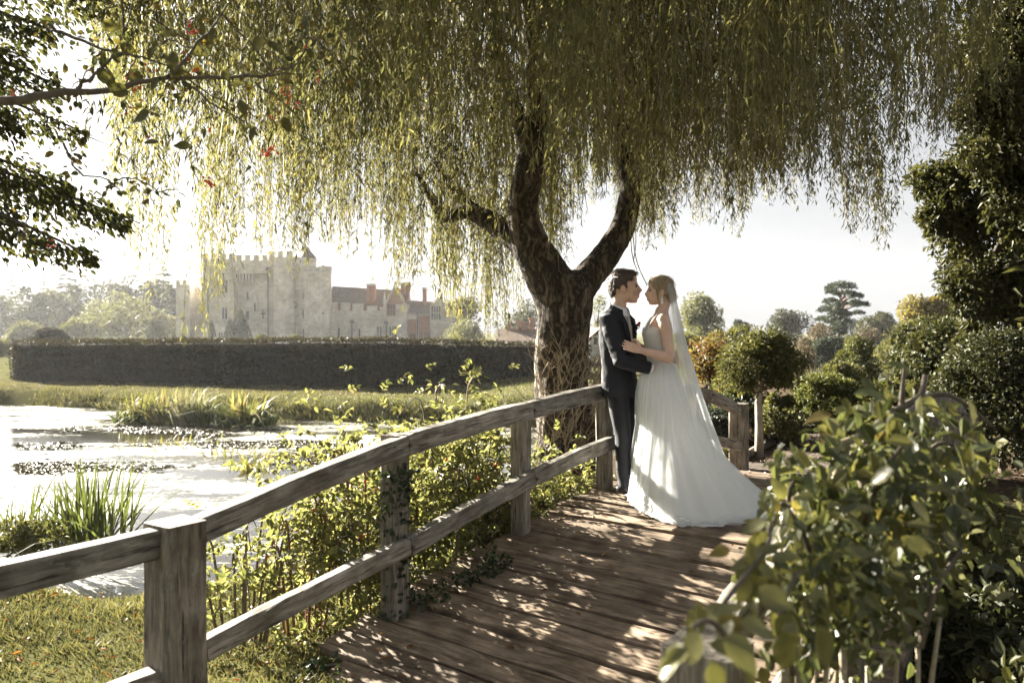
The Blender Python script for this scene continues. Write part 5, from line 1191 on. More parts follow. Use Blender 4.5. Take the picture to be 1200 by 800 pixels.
# ------------------------------------------------------------------ shrubs scrambling along the left rail
def rail_shrub(label, s, r, h, half, dep, n, seed, hips=10, z0=None, stems=12, leaf=0.041, mk='rose', name='rose_bush', cat='bush'):
    # leaf = many small leaflets in clusters on arching stems; s, r in bridge coordinates (r negative = water side)
    c = A0 + DS*s + DR*r; gz = z0 if z0 is not None else land1(c.x, c.y); gz = max(gz, -0.75); c.z = gz
    t = thing(name, label, cat, c, 'shrubs scrambling along the bridge rail' if name == 'rose_bush' else None); g = np.random.default_rng(seed); mb = MB(); TP = []
    for k in range(stems):
        a = g.uniform(-1, 1); b = g.uniform(-1, 1); top = c + DS*float(a*half) + DR*float(b*dep*0.9) + Vector((0, 0, float((h - gz)*g.uniform(0.6, 1.06))))
        p0 = c + DS*float(a*half*0.4) + DR*float(b*dep*0.4); mid = p0.lerp(top, 0.6) + Vector((0, 0, 0.12)); Q = [Vector(q) for q in smooth_path([p0 - Vector((0,0,.05)), mid, top, top + DS*float(0.2*a) + DR*float(.15*b) - Vector((0, 0, .12))], 4)]
        mb.loft(Q, [0.010 - 0.0006*j for j in range(len(Q))], 5, cap=False); TP += Q[3:]
    mb.build('stems', M['redtwig' if seed % 2 else 'twig'], t, True)
    TP = np.array([tuple(q) for q in TP]); k = n//6; i = g.integers(0, len(TP), k)
    cc = TP[i] + g.normal(0, 1, (k, 3))*np.array([half*0.24, half*0.24, (h-gz)*0.13])
    low = g.uniform(size=k) < 0.38
    ua = g.uniform(-1, 1, k)*half; ub = g.uniform(-1, 1, k)*dep; uz = gz + 0.03 + (h - gz)*g.uniform(0, 0.9, k)*np.sqrt(np.clip(1 - (ua/half)**2*0.5, 0, 1))
    alt = np.column_stack([c.x + DS.x*ua + DR.x*ub, c.y + DS.y*ua + DR.y*ub, uz]); cc[low] = alt[low]
    # a compound leaf: five or six leaflets fanned about a point
    ax = unit(g.normal(0, 1, (k, 3)) + np.array([0, 0, 0.2])); P = np.repeat(cc, 6, 0); A = np.repeat(ax, 6, 0); n6 = len(P)
    o = np.tile(np.arange(6), k); side = np.where(o % 2 == 0, 1.0, -1.0)[:, None]; Nn = unit(np.repeat(unit(g.normal(0, .6, (k, 3)) + np.array([0, 0, 1.0])), 6, 0) + g.normal(0, .25, (n6, 3))); S = unit(np.cross(A, Nn))
    P = P + A*((o//2)*leaf*0.62)[:, None]; D = np.where((o == 5)[:, None], A, unit(A*0.55 + S*side)); L = leaf*g.uniform(0.7, 1.3, n6)
    rr = (P[:, 0]-A0.x)*DR.x + (P[:, 1]-A0.y)*DR.y; keep = rr < -0.09; leaves('leafage', P[keep], D[keep], Nn[keep], L[keep], L[keep]*0.62, M[mk], t, kind='stuff', six=True)
    if hips:
        for q in range(hips):
            p = Vector(TP[g.integers(0, len(TP))]) + Vector(g.normal(0, .06, 3)); o_ = bpy.data.objects.new('rose_hip', berries.me); COL.objects.link(o_); o_.parent = t; o_.location = p - origin(t); o_.scale = (0.009, 0.009, 0.012)
    return t
rail_shrub('tall leafy rose bush with red hips behind the ivy-clad rail post', 1.75, -0.50, 0.88, 0.5, 0.34, 4600, 201, 16)
rail_shrub('sunlit rose bush between the ivy-clad post and the next post along the rail', 2.45, -0.48, 0.90, 0.5, 0.36, 4600, 202, 14)
rail_shrub('yellow-green rose bush reaching over the water left of the ivy-clad post', 1.3, -0.72, 0.55, 0.34, 0.3, 1100, 203, 8, leaf=0.052)
rail_shrub('rose bush with long shoots above the top rail right of the middle post', 2.8, -0.62, 1.02, 0.36, 0.36, 3800, 204, 8)
rail_shrub('low leafy growth under the lower rail near the willow trunk', 3.55, -0.55, 0.50, 0.6, 0.4, 5200, 205, 0, leaf=0.045)
rail_shrub('loose wispy rose shoots hanging over the water below the upper rail', 0.95, -0.85, 0.45, 0.35, 0.35, 900, 206, 3, leaf=0.042)
rail_shrub('mass of bright leaves at the water edge left of the rail, furthest from the bridge', 2.5, -1.15, 0.72, 0.5, 0.36, 2000, 207, 6)
rail_shrub('dense low leaves filling the bank below the rail beside the deck edge', 2.2, -0.36, 0.34, 0.9, 0.2, 3000, 208, 0, leaf=0.045, z0=-0.2)
rail_shrub('grey-green ground cover on the bank beside the bridge end near the groom', 3.6, -0.35, 0.30, 0.7, 0.25, 4200, 209, 0, leaf=0.032, z0=-0.1, mk='olive')
rail_shrub('dull green leafy shrub at the foot of the willow on its left', 3.3, -1.35, 0.62, 0.6, 0.4, 4200, 210, 0, leaf=0.05, mk='olive')
# ivy on the second post and creeping on the deck edge
def ivy(label, pts, n, seed, spread):
    c = Vector(pts[0]); t = thing('ivy', label, 'climber', c); g = np.random.default_rng(seed); Q = np.array([tuple(q) for q in smooth_path(pts, 6)]); i = g.integers(0, len(Q), n)
    e = unit(g.normal(size=(n, 3))); P = Q[i] + e*np.array(spread)*g.uniform(0.75, 1.15, (n, 1)); L = g.uniform(0.02, 0.045, n)
    leaves('leafage', P, unit(e*.5 + g.normal(0, .5, (n, 3)) + np.array([0, 0, -.5])), unit(e + g.normal(0, .35, (n, 3))), L, L*0.95, M['ivy'], t, kind='stuff', six=True)
    mb = MB(); mb.loft([Vector(q) for q in Q], [0.009]*len(Q), 5); mb.build('stem', M['twig'], t)
p = bp(1.43, -0.05)
ivy('dark ivy covering the second rail post from the deck to the top rail', [(p.x, p.y, -0.1), (p.x, p.y, 0.3), (p.x, p.y, 0.6), (p.x + .02, p.y, 0.80)], 560, 220, (0.088, 0.088, 0.04))
ivy('ivy trailing over the deck edge beside the ivy-clad post', [bp(1.5, 0.02, .03), bp(1.8, 0.1, .04), bp(2.1, 0.16, .03), bp(2.25, 0.1, .03)], 260, 221, (0.09, 0.07, 0.04))
ivy('small weed growing between the plank ends nearest the viewer', [bp(0.75, -0.05, .02), bp(0.85, 0.08, .03)], 90, 222, (0.08, 0.06, 0.035))
# tall single rose shoots with a tuft of leaves at the tip
def shoot(label, x0, y0, x1, y1, Y, leafpx):
    a = at(x0, y0, Y); b = at(x1, y1, Y); t = thing('rose_shoot', label, 'plant', a); mb = MB(); mb.loft([Vector(q) for q in smooth_path([a, a.lerp(b, .6) + Vector((-.02, 0, 0)), b], 4)], [0.005]*9, 5); mb.build('stem', M['redtwig'], t)
    n = 16; g = np.random.default_rng(int(x0)); e = g.normal(0, 1, (n, 3)); P = np.array(b) + e*np.array([.035, .03, .02]); L = leafpx*Y/FPX*g.uniform(.7, 1.2, n); leaves('leafage', P, unit(e + np.array([.4, 0, .1])), unit(g.normal(0, .4, (n, 3)) + np.array([0, -.3, 1])), L, L*.55, M['rose'], t, kind='stuff', six=True)
shoot('tall bare rose shoot with a flat leaf tuft at its tip, above the top rail', 547, 470, 556, 440, 5.3, 9)
shoot('rose shoot with small leaves standing above the bushes in front of the hedge', 512, 472, 516, 450, 5.1, 8)
shoot('short rose shoot with pale leaf tuft at the left end of the rail bushes', 362, 480, 362, 466, 5.4, 7)

# ------------------------------------------------------------------ the climber over the right rail, close to the lens
VC = Vector((1.12, 2.35, land1(1.12, 2.35))); vine = thing('climbing_vine', 'large out-of-focus leafy vine smothering the right bridge rail close to the viewer', 'climber', VC)
mb = MB(); pm = MB(); TIPS = []
def vstem(pts, r0, r1, mbx=None, k=5):
    Q = [Vector(q) for q in smooth_path([tuple(p) for p in pts], k)]; m_ = len(Q); (mbx or mb).loft(Q, [r0 + (r1-r0)*i/(m_-1) for i in range(m_)], 7, wob=0.08); TIPS.extend(Q[m_//3:]); return Q
vstem([(1.03, 2.50, -.2), at(985, 690, 2.45), at(986, 600, 2.42), at(984, 545, 2.4), at(990, 520, 2.4)], 0.024, 0.021, pm)
vstem([at(984, 540, 2.4), at(980, 515, 2.36), at(973, 500, 2.33)], 0.017, 0.008, pm); vstem([at(988, 520, 2.4), at(1005, 512, 2.45), at(1018, 500, 2.5)], 0.014, 0.007, pm)
vstem([at(1010, 640, 2.5), at(1015, 540, 2.55), at(1030, 498, 2.55), at(1060, 476, 2.6), at(1080, 462, 2.65), at(1084, 440, 2.7)], 0.022, 0.008); vstem([at(1057, 478, 2.6), at(1058, 455, 2.6), at(1060, 430, 2.62)], 0.011, 0.005)
vstem([at(1080, 468, 2.65), at(1110, 462, 2.7), at(1140, 480, 2.75), at(1165, 500, 2.8)], 0.010, 0.004)
vstem([at(950, 640, 2.3), at(918, 590, 2.1), at(900, 640, 1.8), at(870, 680, 1.55), at(846, 712, 1.4)], 0.006, 0.005); vstem([at(925, 588, 2.1), at(930, 565, 2.1), at(945, 560, 2.15)], 0.006, 0.004)
vstem([at(1060, 640, 2.4), at(1075, 560, 2.4), at(1100, 520, 2.4), at(1140, 530, 2.4)], 0.012, 0.004); vstem([at(1000, 660, 2.2), at(1020, 590, 2.1), at(1045, 540, 2.1), at(1075, 505, 2.15)], 0.012, 0.004)
vstem([at(960, 680, 2.0), at(940, 620, 1.95), at(925, 600, 1.9)], 0.009, 0.004); vstem([at(880, 800, 1.45), at(860, 760, 1.4), at(835, 730, 1.3), at(812, 735, 1.25)], 0.008, 0.004)
vstem([at(930, 790, 1.7), at(915, 730, 1.65), at(935, 670, 1.7)], 0.009, 0.004); vstem([at(1080, 760, 2.0), at(1100, 690, 2.0), at(1130, 640, 2.1)], 0.010, 0.004)
mb.build('stems', M['twig'], vine, True)
for k in range(40):
    px = random.uniform(925, 1075); Y = random.uniform(1.85, 2.6); x = (px-600)*Y/FPX; vstem([(x, Y, -.45), (x + random.gauss(0, .03), Y, .1), (x + random.gauss(0, .04), Y + random.gauss(0, .03), random.uniform(.55, .85))], 0.009, 0.006, pm, 3)
pm.build('pale_stems', M['paletwig'], vine, True)
# nearest 290 leaves one by one, the small ones behind as one mass
LS = [leaf_shape('leaf', M['vine'], seed=k, droop=0.10 + 0.09*(k % 3), prof=((0,.03),(.12,.30),(.32,.47),(.55,.42),(.8,.2),(1,0)), fold=0.10 + .1*(k % 2)) for k in range(6)] + [leaf_shape('leaf', M['vinegold'], seed=9, droop=0.2)]
def vleaf(px, py, Y, size, ang=None, tilt=None, k=None):
    q = ang if ang is not None else random.gauss(-1.2, 0.9); p = at(px, py, Y); d = Vector((math.cos(q), random.gauss(0, .35), math.sin(q)))
    nrm = Vector((random.gauss(-.2, .45), -0.55 + random.gauss(0, .4), 0.8 + random.gauss(0, .3))) if tilt is None else Vector(tilt)
    L = size*Y/FPX; return big_leaf('leaf', None, vine, p, d, nrm, L, L*random.uniform(0.5, 0.68), LS[k] if k is not None else (random.choice(LS[:6]) if random.random() < 0.9 else LS[6]))
for (px, py, Y, sz, ang, tl, k) in [(822,742,1.25,62,-1.9,(-.6,-.6,.5),0),(850,745,1.25,70,-.8,(.2,-.8,.5),1),(800,755,1.2,58,-2.3,(-.7,-.5,.6),2),(840,720,1.3,50,.3,(0,-.3,1),3),(868,730,1.35,64,-.3,(-.3,-.5,.8),4),(835,775,1.2,60,-1.3,(-.2,-.9,.4),5),(870,775,1.3,70,-1.0,(.4,-.7,.6),0),(790,770,1.15,40,-2.4,(-.8,-.4,.5),1),
                               (890,690,1.5,56,-.4,(-.5,-.5,.8),2),(905,655,1.7,44,.2,(-.3,-.4,.9),3),(920,585,2.1,36,2.0,(-.3,-.5,.9),4),(935,605,2.1,34,-2.6,(-.4,-.5,.9),5),(895,620,1.9,30,2.6,(-.3,-.5,.9),6),(975,485,2.3,40,3.3,(-.2,-.5,.9),6),(980,490,2.3,44,-2.3,(-.5,-.6,.6),6),(1120,520,2.2,60,-1.2,(.5,-.7,.5),1),(1140,528,2.2,62,-1.35,(.1,-.9,.3),3),
                               (1070,545,2.1,40,.7,(-.3,-.5,1),2),(1068,560,2.1,50,2.8,(-.2,-.4,1),4),(1050,560,2.1,42,-2.9,(-.5,-.4,1),0),(1070,580,2.1,58,-1.5,(.2,-.9,.3),1),(1040,590,2.1,66,-1.25,(-.3,-.9,.4),6),(1090,570,2.15,54,-.4,(-.2,-.4,1),5),(930,720,1.6,64,-1.8,(-.4,-.7,.6),1),(950,690,1.7,60,-.9,(.3,-.7,.6),2),(925,740,1.55,84,-1.5,(-.1,-.9,.4),0),(960,735,1.6,72,-1.3,(.4,-.8,.4),3),(985,650,1.8,56,.2,(-.3,-.4,1),4),(1000,690,1.8,60,-1.6,(.2,-.8,.5),5)]:
    vleaf(px, py, Y, sz*0.82, ang, tl, k)
for k in range(125):
    t_ = TIPS[random.randrange(len(TIPS))]; px = 600 + FPX*t_.x/t_.y; py = HORIZ + FPX*(CAMZ - t_.z)/t_.y
    if py > 690 and px > 940: 
        px = random.uniform(900, 1110); py = random.uniform(560, 680)
    px += random.gauss(0, 24); py += random.gauss(0, 22); Y = t_.y + random.gauss(0, .15)
    if px < 880 and py < 690: continue
    if px < 945 and py < 560: continue
    vleaf(px, py, max(Y, 1.15), random.uniform(0.03, 0.072)*FPX/max(Y, 1.15))
P0 = np.array([tuple(at(px_, py_, Y_)) for px_, py_, Y_ in zip(rng.normal(985, 45, 900), rng.normal(690, 45, 900), rng.uniform(1.7, 2.5, 900))]); L = rng.uniform(.025, .06, 900)
leaves('small_leaves', P0, unit(rng.normal(0, .6, (900, 3)) + np.array([0, -.2, -.6])), unit(rng.normal(0, .5, (900, 3)) + np.array([-.3, -.3, 1])), L, L*.58, M['vine'], vine, kind='stuff', six=True, fold=.15)
for k in range(46):
    u = random.random(); vleaf(845 + 105*u + random.gauss(0, 18), 715 - 95*u + random.gauss(0, 26), 1.45 + 0.75*u + random.gauss(0, .08), random.uniform(24, 48))
g = np.random.default_rng(77); n = 1700
P = np.empty((n, 3))
for i in range(n):
    while True:
        px = g.normal(1035, 62); py = g.normal(590, 62); Y = g.uniform(1.95, 3.1)
        if py < 430 + max(0, 1035 - px)*0.75 + max(0, px - 1075)*0.55 or px < 900 or py > 720: continue
        break
    P[i] = at(px, py, Y)
L = g.uniform(0.03, 0.075, n); leaves('small_leaves', P, unit(g.normal(0, .6, (n, 3)) + np.array([.1, -.2, -.5])), unit(g.normal(0, .5, (n, 3)) + np.array([-.3, -.3, 1])), L, L*0.58, M['vine'], vine, kind='stuff', six=True, fold=.15)

# ------------------------------------------------------------------ shaded undergrowth in the bottom right corner
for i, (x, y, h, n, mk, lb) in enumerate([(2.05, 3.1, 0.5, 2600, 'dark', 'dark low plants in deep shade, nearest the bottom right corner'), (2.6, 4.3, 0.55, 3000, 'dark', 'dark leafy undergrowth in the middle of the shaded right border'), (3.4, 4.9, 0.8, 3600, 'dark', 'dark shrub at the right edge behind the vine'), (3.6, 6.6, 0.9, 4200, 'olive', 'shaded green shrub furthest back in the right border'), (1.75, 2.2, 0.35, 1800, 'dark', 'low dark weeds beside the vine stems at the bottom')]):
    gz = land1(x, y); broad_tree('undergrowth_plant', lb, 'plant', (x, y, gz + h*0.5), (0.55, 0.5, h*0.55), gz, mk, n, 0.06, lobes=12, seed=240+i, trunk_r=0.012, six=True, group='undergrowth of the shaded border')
grass_patch('shade_grass', 5000, 1.4, 4.5, 1.8, 6.2, lambda X, Y: dry(X, Y) & (br_r(X, Y) > 2.75), 0.08, 0.3, 0.008, M['grass'], 0.8)
# ------------------------------------------------------------------ the couple
def skin_mat():
    m, nt, out = new_mat('skin'); p = nd(nt, 'BsdfPrincipled'); v = coords(nt)
    c = ramp(nt, noise(nt, v, 14, 4), [(0.3, (0.60,0.39,0.295)), (0.7, (0.67,0.46,0.36))]).outputs['Color']
    nt.links.new(c, p.inputs['Base Color']); p.inputs['Roughness'].default_value = 0.5; p.inputs['Specular IOR Level'].default_value = 0.35
    p.inputs['Subsurface Weight'].default_value = 0.12; p.inputs['Subsurface Radius'].default_value = (0.012, 0.005, 0.003); p.inputs['Subsurface Scale'].default_value = 1.0
    nt.links.new(p.outputs[0], out.inputs['Surface']); return m
M['skin'] = skin_mat()
M['lip'] = flat_mat('lips', (0.52,0.27,0.22), None, rough=0.4)
M['eyew'] = flat_mat('eye_white', (0.30,0.26,0.24), None, rough=0.2); M['iris'] = flat_mat('iris', (0.06,0.05,0.04), None, rough=0.2)
def hair_mat(name, c1, c2):
    m, nt, out = new_mat(name); p = nd(nt, 'BsdfPrincipled'); v = coords(nt, (60, 60, 9)); f = noise(nt, v, 2.0, 5)
    nt.links.new(ramp(nt, f, [(0.3, c1), (0.7, c2)]).outputs['Color'], p.inputs['Base Color']); p.inputs['Roughness'].default_value = 0.42; nt.links.new(bump(nt, f, 0.7, 0.004), p.inputs['Normal'])
    nt.links.new(p.outputs[0], out.inputs['Surface']); return m
M['hairm'] = hair_mat('brown_hair', (0.026,0.016,0.011), (0.085,0.052,0.034)); M['hairw'] = hair_mat('blonde_hair', (0.17,0.12,0.07), (0.40,0.30,0.185))
M['suit'] = flat_mat('navy_wool', (0.006,0.007,0.012), (0.010,0.012,0.019), 60, 0.7, 0.25, bscale=160, bdist=0.002, spec=0.4)
M['shirt'] = flat_mat('white_shirt', (0.78,0.79,0.82), None, rough=0.7); M['tie'] = flat_mat('silver_tie', (0.50,0.47,0.44), (0.60,0.57,0.54), 80, 0.4)
M['shoe'] = flat_mat('black_leather', (0.015,0.014,0.016), None, rough=0.3, spec=0.5)
m, nt, out = new_mat('wedding_tulle'); v = coords(nt); p = nd(nt, 'BsdfPrincipled'); p.inputs['Base Color'].default_value = (0.86,0.865,0.855,1); p.inputs['Roughness'].default_value = 0.75; p.inputs['Specular IOR Level'].default_value = 0.2
nt.links.new(bump(nt, noise(nt, coords(nt, (1, 1, 0.18)), 18, 3), 0.12, 0.012), p.inputs['Normal'])
t_ = nd(nt, 'BsdfTranslucent'); t_.inputs['Color'].default_value = (0.80,0.80,0.77,1); x = nd(nt, 'MixShader'); x.inputs[0].default_value = 0.35
nt.links.new(p.outputs[0], x.inputs[1]); nt.links.new(t_.outputs[0], x.inputs[2]); nt.links.new(x.outputs[0], out.inputs['Surface']); M['dress'] = m
def net_mat(name, opac):
    m, nt, out = new_mat(name); d = nd(nt, 'BsdfDiffuse'); d.inputs['Color'].default_value = (0.84,0.87,0.87,1); t_ = nd(nt, 'BsdfTranslucent'); t_.inputs['Color'].default_value = (0.84,0.87,0.87,1)
    x = nd(nt, 'MixShader'); x.inputs[0].default_value = 0.5; nt.links.new(d.outputs[0], x.inputs[1]); nt.links.new(t_.outputs[0], x.inputs[2])
    tr = nd(nt, 'BsdfTransparent'); y = nd(nt, 'MixShader'); lw = nd(nt, 'LayerWeight'); lw.inputs['Blend'].default_value = 0.35
    mr = nd(nt, 'MapRange'); mr.inputs['To Min'].default_value = opac; mr.inputs['To Max'].default_value = min(1, opac + 0.35); nt.links.new(lw.outputs['Facing'], mr.inputs['Value'])
    nt.links.new(mr.outputs[0], y.inputs[0]); nt.links.new(tr.outputs[0], y.inputs[1]); nt.links.new(x.outputs[0], y.inputs[2]); nt.links.new(y.outputs[0], out.inputs['Surface']); return m
M['veil'] = net_mat('veil_net', 0.42); M['net'] = net_mat('tulle_overskirt', 0.30)

def local(o, f):
    # a frame at o: f forward, left, up -> world
    f = Vector(f); f.z = 0; f.normalize(); l = Vector((-f.y, f.x, 0)); o = Vector(o)
    return lambda x, y, z: o + f*x + l*y + Vector((0, 0, z))
def head_shape(mb, c, f, k=1.0, pitch=0.0, fem=False):
    # skull, face, jaw, nose, brow, lips, ears about the eye line; x forward
    f = Vector(f).normalized(); l = Vector((-f.y, f.x, 0)).normalized(); Rm = Matrix((f, l, Vector((0, 0, 1)))).transposed(); Rm = Rm @ Matrix.Rotation(-pitch, 3, 'Y'); c = Vector(c)
    T = lambda x, y, z: c + Rm @ (Vector((x, y, z))*k)
    E = lambda x, y, z, a, b, d, ro=None: mb.ell(T(x, y, z), (a*k, b*k, d*k), 18, 12, Rm if ro is None else Rm @ Matrix.Rotation(ro, 3, 'Y'))
    E(-0.012, 0, 0.035, .098, .075, .090); E(-0.035, 0, 0.015, .075, .070, .075); E(.028, 0, -.012, .066, .062, .075); E(.030, 0, -.055, .058, .052 if not fem else .047, .056)
    E(.044, 0, -.088, .040, .034 if not fem else .029, .026); E(.066, 0, -.098 if not fem else -.095, .020, .022, .018)
    for s_ in (1, -1):
        E(-.002, .048*s_, -.055, .034, .016, .040, 0.35); E(.055, .036*s_, -.032, .026, .022, .026); E(.074, .030*s_, .026, .016, .026, .011)
        E(-.014, .072*s_, -.012, .020, .010, .031, -0.2); E(-.014, .078*s_, -.002, .017, .008, .020, -0.2)
    E(.078, 0, .028, .014, .024, .014); E(.060, 0, .055, .034, .05, .040)
    mb.loft([T(.086, 0, .018), T(.100, 0, -.006), T(.115 if not fem else .112, 0, -.028), T(.104, 0, -.040), T(.088, 0, -.040)], [(.010*k, .010*k), (.011*k, .011*k), (.014*k, .012*k), (.015*k, .010*k), (.012*k, .008*k)], 10, ref=f)
    E(.093, 0, -.046, .012, .018, .009); E(.0925, 0, -.062, .011, .023, .0075); E(.0905, 0, -.0725, .011, .021, .0075); E(.080, 0, -.068, .020, .028, .020)
    return T, Rm
def hand(mb, wrist, d, palm, side, k=1.0, curl=0.5, spread=0.16):
    # palm, four unequal bent fingers and a thumb; d points along the fingers, palm is where the palm looks, side is towards the thumb
    d = Vector(d).normalized(); palm = Vector(palm); palm = (palm - d*palm.dot(d)).normalized(); side = Vector(side); side = (side - d*side.dot(d) - palm*side.dot(palm)).normalized(); w = Vector(wrist)
    mb.loft([w - d*0.03*k, w, w + d*0.03*k, w + d*0.065*k, w + d*0.09*k], [(.027*k, .020*k), (.029*k, .019*k), (.037*k, .017*k), (.041*k, .015*k), (.039*k, .012*k)], 12, ref=palm)
    for i, (o, ln) in enumerate(((0.031, .074), (0.0105, .082), (-0.0105, .077), (-0.031, .060))):
        b = w + d*0.085*k + side*o*k; dr = (d + side*(o*spread*22*0.25)).normalized(); p = [b]; a = curl*(0.85 + 0.12*i)
        for j, q in enumerate((0.42, 0.32, 0.26)):
            ang = a*(0.45 + 0.55*j); dj = dr*math.cos(ang) + palm*math.sin(ang); p.append(p[-1] + dj*ln*q*k)
        mb.loft(p, [.0095*k, .0088*k, .0078*k, .0055*k], 8, ref=side)
    b = w + d*0.022*k + side*0.030*k; mb.loft([b, b + (d*.55 + side*.8 + palm*.15).normalized()*.036*k, b + (d*.75 + side*.62 + palm*.3).normalized()*.066*k, b + (d*.9 + side*.45 + palm*.42).normalized()*.088*k], [.0135*k, .0115*k, .0098*k, .0065*k], 9, ref=palm)
def eyes(parent, T, k, fem=False, hairm=None):
    for s_ in (1, -1):
        e = MB(); e.ell(T(.0745, .0315*s_, .0), (.0125*k, .0125*k, .0105*k), 12, 8); o = e.build('eye', M['eyew'], parent, True)
        e = MB(); e.ell(T(.0835, .0325*s_, 0.0), (.0060*k, .0078*k, .0078*k), 10, 6); e.build('iris', M['iris'], o, True)
        b = MB(); b.loft([T(.092, .014*s_, .0225), T(.088, .034*s_, .027), T(.070, .050*s_, .021)], [.0042*k, .0046*k, .0024*k], 6); b.build('eyebrow', M['hairm'], parent, True)
        b = MB(); b.loft([T(.088, .021*s_, .008), T(.086, .033*s_, .011), T(.074, .043*s_, .006)], [.0026*k, .0032*k, .0018*k], 6); b.build('eyelid', M['hairm'], parent, True)

# ---- groom: stands half turned to the viewer, looking right at the bride
GB = at(733, 578, 6.55); GB.z = deck_at(GB.x, GB.y); GL = lambda px, py, dy=0.0: Vector(((px-600)*6.55/FPX, 6.55 + dy, CAMZ + (HORIZ - py)*6.55/FPX))
groom = thing('person', 'man in dark navy suit and pale tie facing the bride on the footbridge', 'person', GB)
fg = Vector((math.cos(R(-33)), math.sin(R(-33)), 0)); rg = Vector((fg.y, -fg.x, 0))      # facing, and his right hand side (towards the viewer)
gz = GB.z
def gs(px, z, fo=0.0): return Vector(((px-600)*6.55/FPX, 6.55, gz + z)) + fg*fo
body = MB(); HC = GL(732.0, 337.2); fh = Vector((1, -0.10, 0)); HK = 1.13
T, Rm = head_shape(body, HC, fh, HK, R(4))
sh_c = gs(724, 1.44)
body.loft([HC + Vector((-.025, 0, -.05)), HC + Vector((-.045, 0.0, -.115)), gs(725.5, 1.50), gs(724.5, 1.42)], [(.056, .060), (.056, .060), (.064, .066), (.10, .08)], 14, ref=fg)
RS = sh_c + rg*0.185 + Vector((0, 0, -.02)); LS_ = sh_c - rg*0.185 + Vector((0, 0, -.02))
RE = Vector(GL(720.5, 421)) + Vector((0, -0.33, 0)); RW = Vector(GL(757, 430)); RW.y = 6.245; LE = Vector(GL(742, 418)) + Vector((0, .30, 0)); LW = Vector(GL(775, 420)) + Vector((0, .06, 0))
hd = Vector((1, 0.12, -0.02)); hand(body, RW + Vector((.02, 0, 0)), hd, (0.1, 1, 0), (0, .1, 1), 1.0, 0.35)
hand(body, LW, (0.9, -.35, 0), (0, -1, 0), (0, 0, 1), 1.0, 0.4)
body.loft([RE.lerp(RW, 0.5), RW], [.036, .029], 12); body.loft([LE.lerp(LW, 0.5), LW], [.036, .029], 12); body.loft([RE.lerp(RW, 0.5), RE, RS], [.036, .04, .05], 12); body.loft([LE.lerp(LW, 0.5), LE, LS_], [.036, .04, .05], 12); body.loft([RS, sh_c, LS_], [.055, .07, .055], 12)
gb = remesh(body, 0.0052, 4, 0.5, 'body'); put('body', gb, M['skin'], groom)
# lips in their own colour
def colour_lips(me, T, k, L):
    me.materials.append(M['lip']); c0 = T(.101, 0, -.067) - L
    for pl in me.polygons:
        d_ = pl.center - c0
        if abs(d_.z) < 0.0125*k and d_.length < 0.024*k: pl.material_index = 1
colour_lips(gb, T, HK, origin(groom)); eyes(groom, T, HK, False, M['hairm'])
# short hair: a cap swept up off the forehead, trimmed round the ears
hm = MB(); E = lambda x, y, z, a, b, d: hm.ell(T(x, y, z), (a*HK, b*HK, d*HK), 20, 14, Rm)
E(-.020, 0, .060, .098, .082, .080); E(.016, 0, .088, .072, .070, .044); E(.052, 0, .094, .044, .056, .026); E(.066, -.01, .098, .028, .042, .018); E(-.070, 0, .030, .056, .074, .070); E(-.085, 0, -.012, .034, .058, .050)
for s_ in (1, -1): E(-.030, .062*s_, .034, .050, .020, .045); E(.004, .069*s_, .026, .013, .010, .036); E(.030, .058*s_, .070, .036, .018, .030)
hme = remesh(hm, 0.0055, 3, 0.5, 'hair'); nvv = len(hme.vertices)
for vtx in hme.vertices:
    q = Rm.transposed() @ (vtx.co - HC); vtx.co += vtx.normal*(0.0045*mnoise.noise(Vector((q.x*70, q.y*160, q.z*60))) + 0.003*mnoise.noise(Vector((q.x*200, q.y*200, q.z*120))))
put('hair', hme, M['hairm'], groom)
def strands(name, hm_, parent, n, ln, flow, mat, r=0.0011, seed=3):
    # loose hairs lying on the cap, so that its outline is not one smooth edge
    g_ = random.Random(seed); vs_ = [(v.co.copy(), v.normal.copy()) for v in hm_.vertices]; m_ = MB()
    for _ in range(n):
        p, nn = vs_[g_.randrange(len(vs_))]; d = flow(p, nn) + Vector((g_.gauss(0, .25), g_.gauss(0, .25), g_.gauss(0, .25))); d = (d - nn*d.dot(nn)); 
        if d.length < 1e-3: continue
        d.normalize(); l = ln*g_.uniform(.5, 1.2); m_.loft([p - nn*.002, p + d*l*.5 + nn*.0045, p + d*l + nn*g_.uniform(-.001, .006)], [r, r, r*.4], 3, cap=False)
    return m_.build(name, mat, parent, kind='stuff')
gh = [o_ for o_ in groom.children if o_.name.startswith('hair')][0]
Lg = origin(groom); vsv = gh.data.copy(); vsv.transform(Matrix.Translation(Lg))
strands('hair_strands', vsv, gh, 700, .042, lambda p, nn: (fh*(.9 if p.z > HC.z + .05 else -.2) + Vector((0, 0, .15 if p.z > HC.z + .09 else -.9))), M['hairm'])
# shirt and collar
st = MB(); st.loft([gs(724, 1.02), gs(723, 1.20), gs(723, 1.36, .004), gs(724, 1.45), gs(725, 1.505)], [(.150, .098), (.165, .112), (.172, .108), (.11, .085), (.068, .068)], 20, ref=fg); put('shirt', remesh(st, 0.009, 2, name='shirt'), M['shirt'], groom)
cb = MB()
def collar(mb_, r0, r1, zt, h, tilt, a0, a1, cpx=726.5, n=28):
    V = []; F = []
    for i in range(n+1):
        a = R(a0 + (a1-a0)*i/n); d_ = fg*math.cos(a) + rg*math.sin(a); z = zt - tilt*math.cos(a)
        V += [gs(cpx, z-h) + d_*r0, gs(cpx, z) + d_*r1, gs(cpx, z) + d_*(r1-.006), gs(cpx, z-h) + d_*(r0-.006)]
    for i in range(n):
        for q in range(4): F.append((4*i+q, 4*i+(q+1) % 4, 4*i+4+(q+1) % 4, 4*i+4+q))
    mb_.add(V, F)
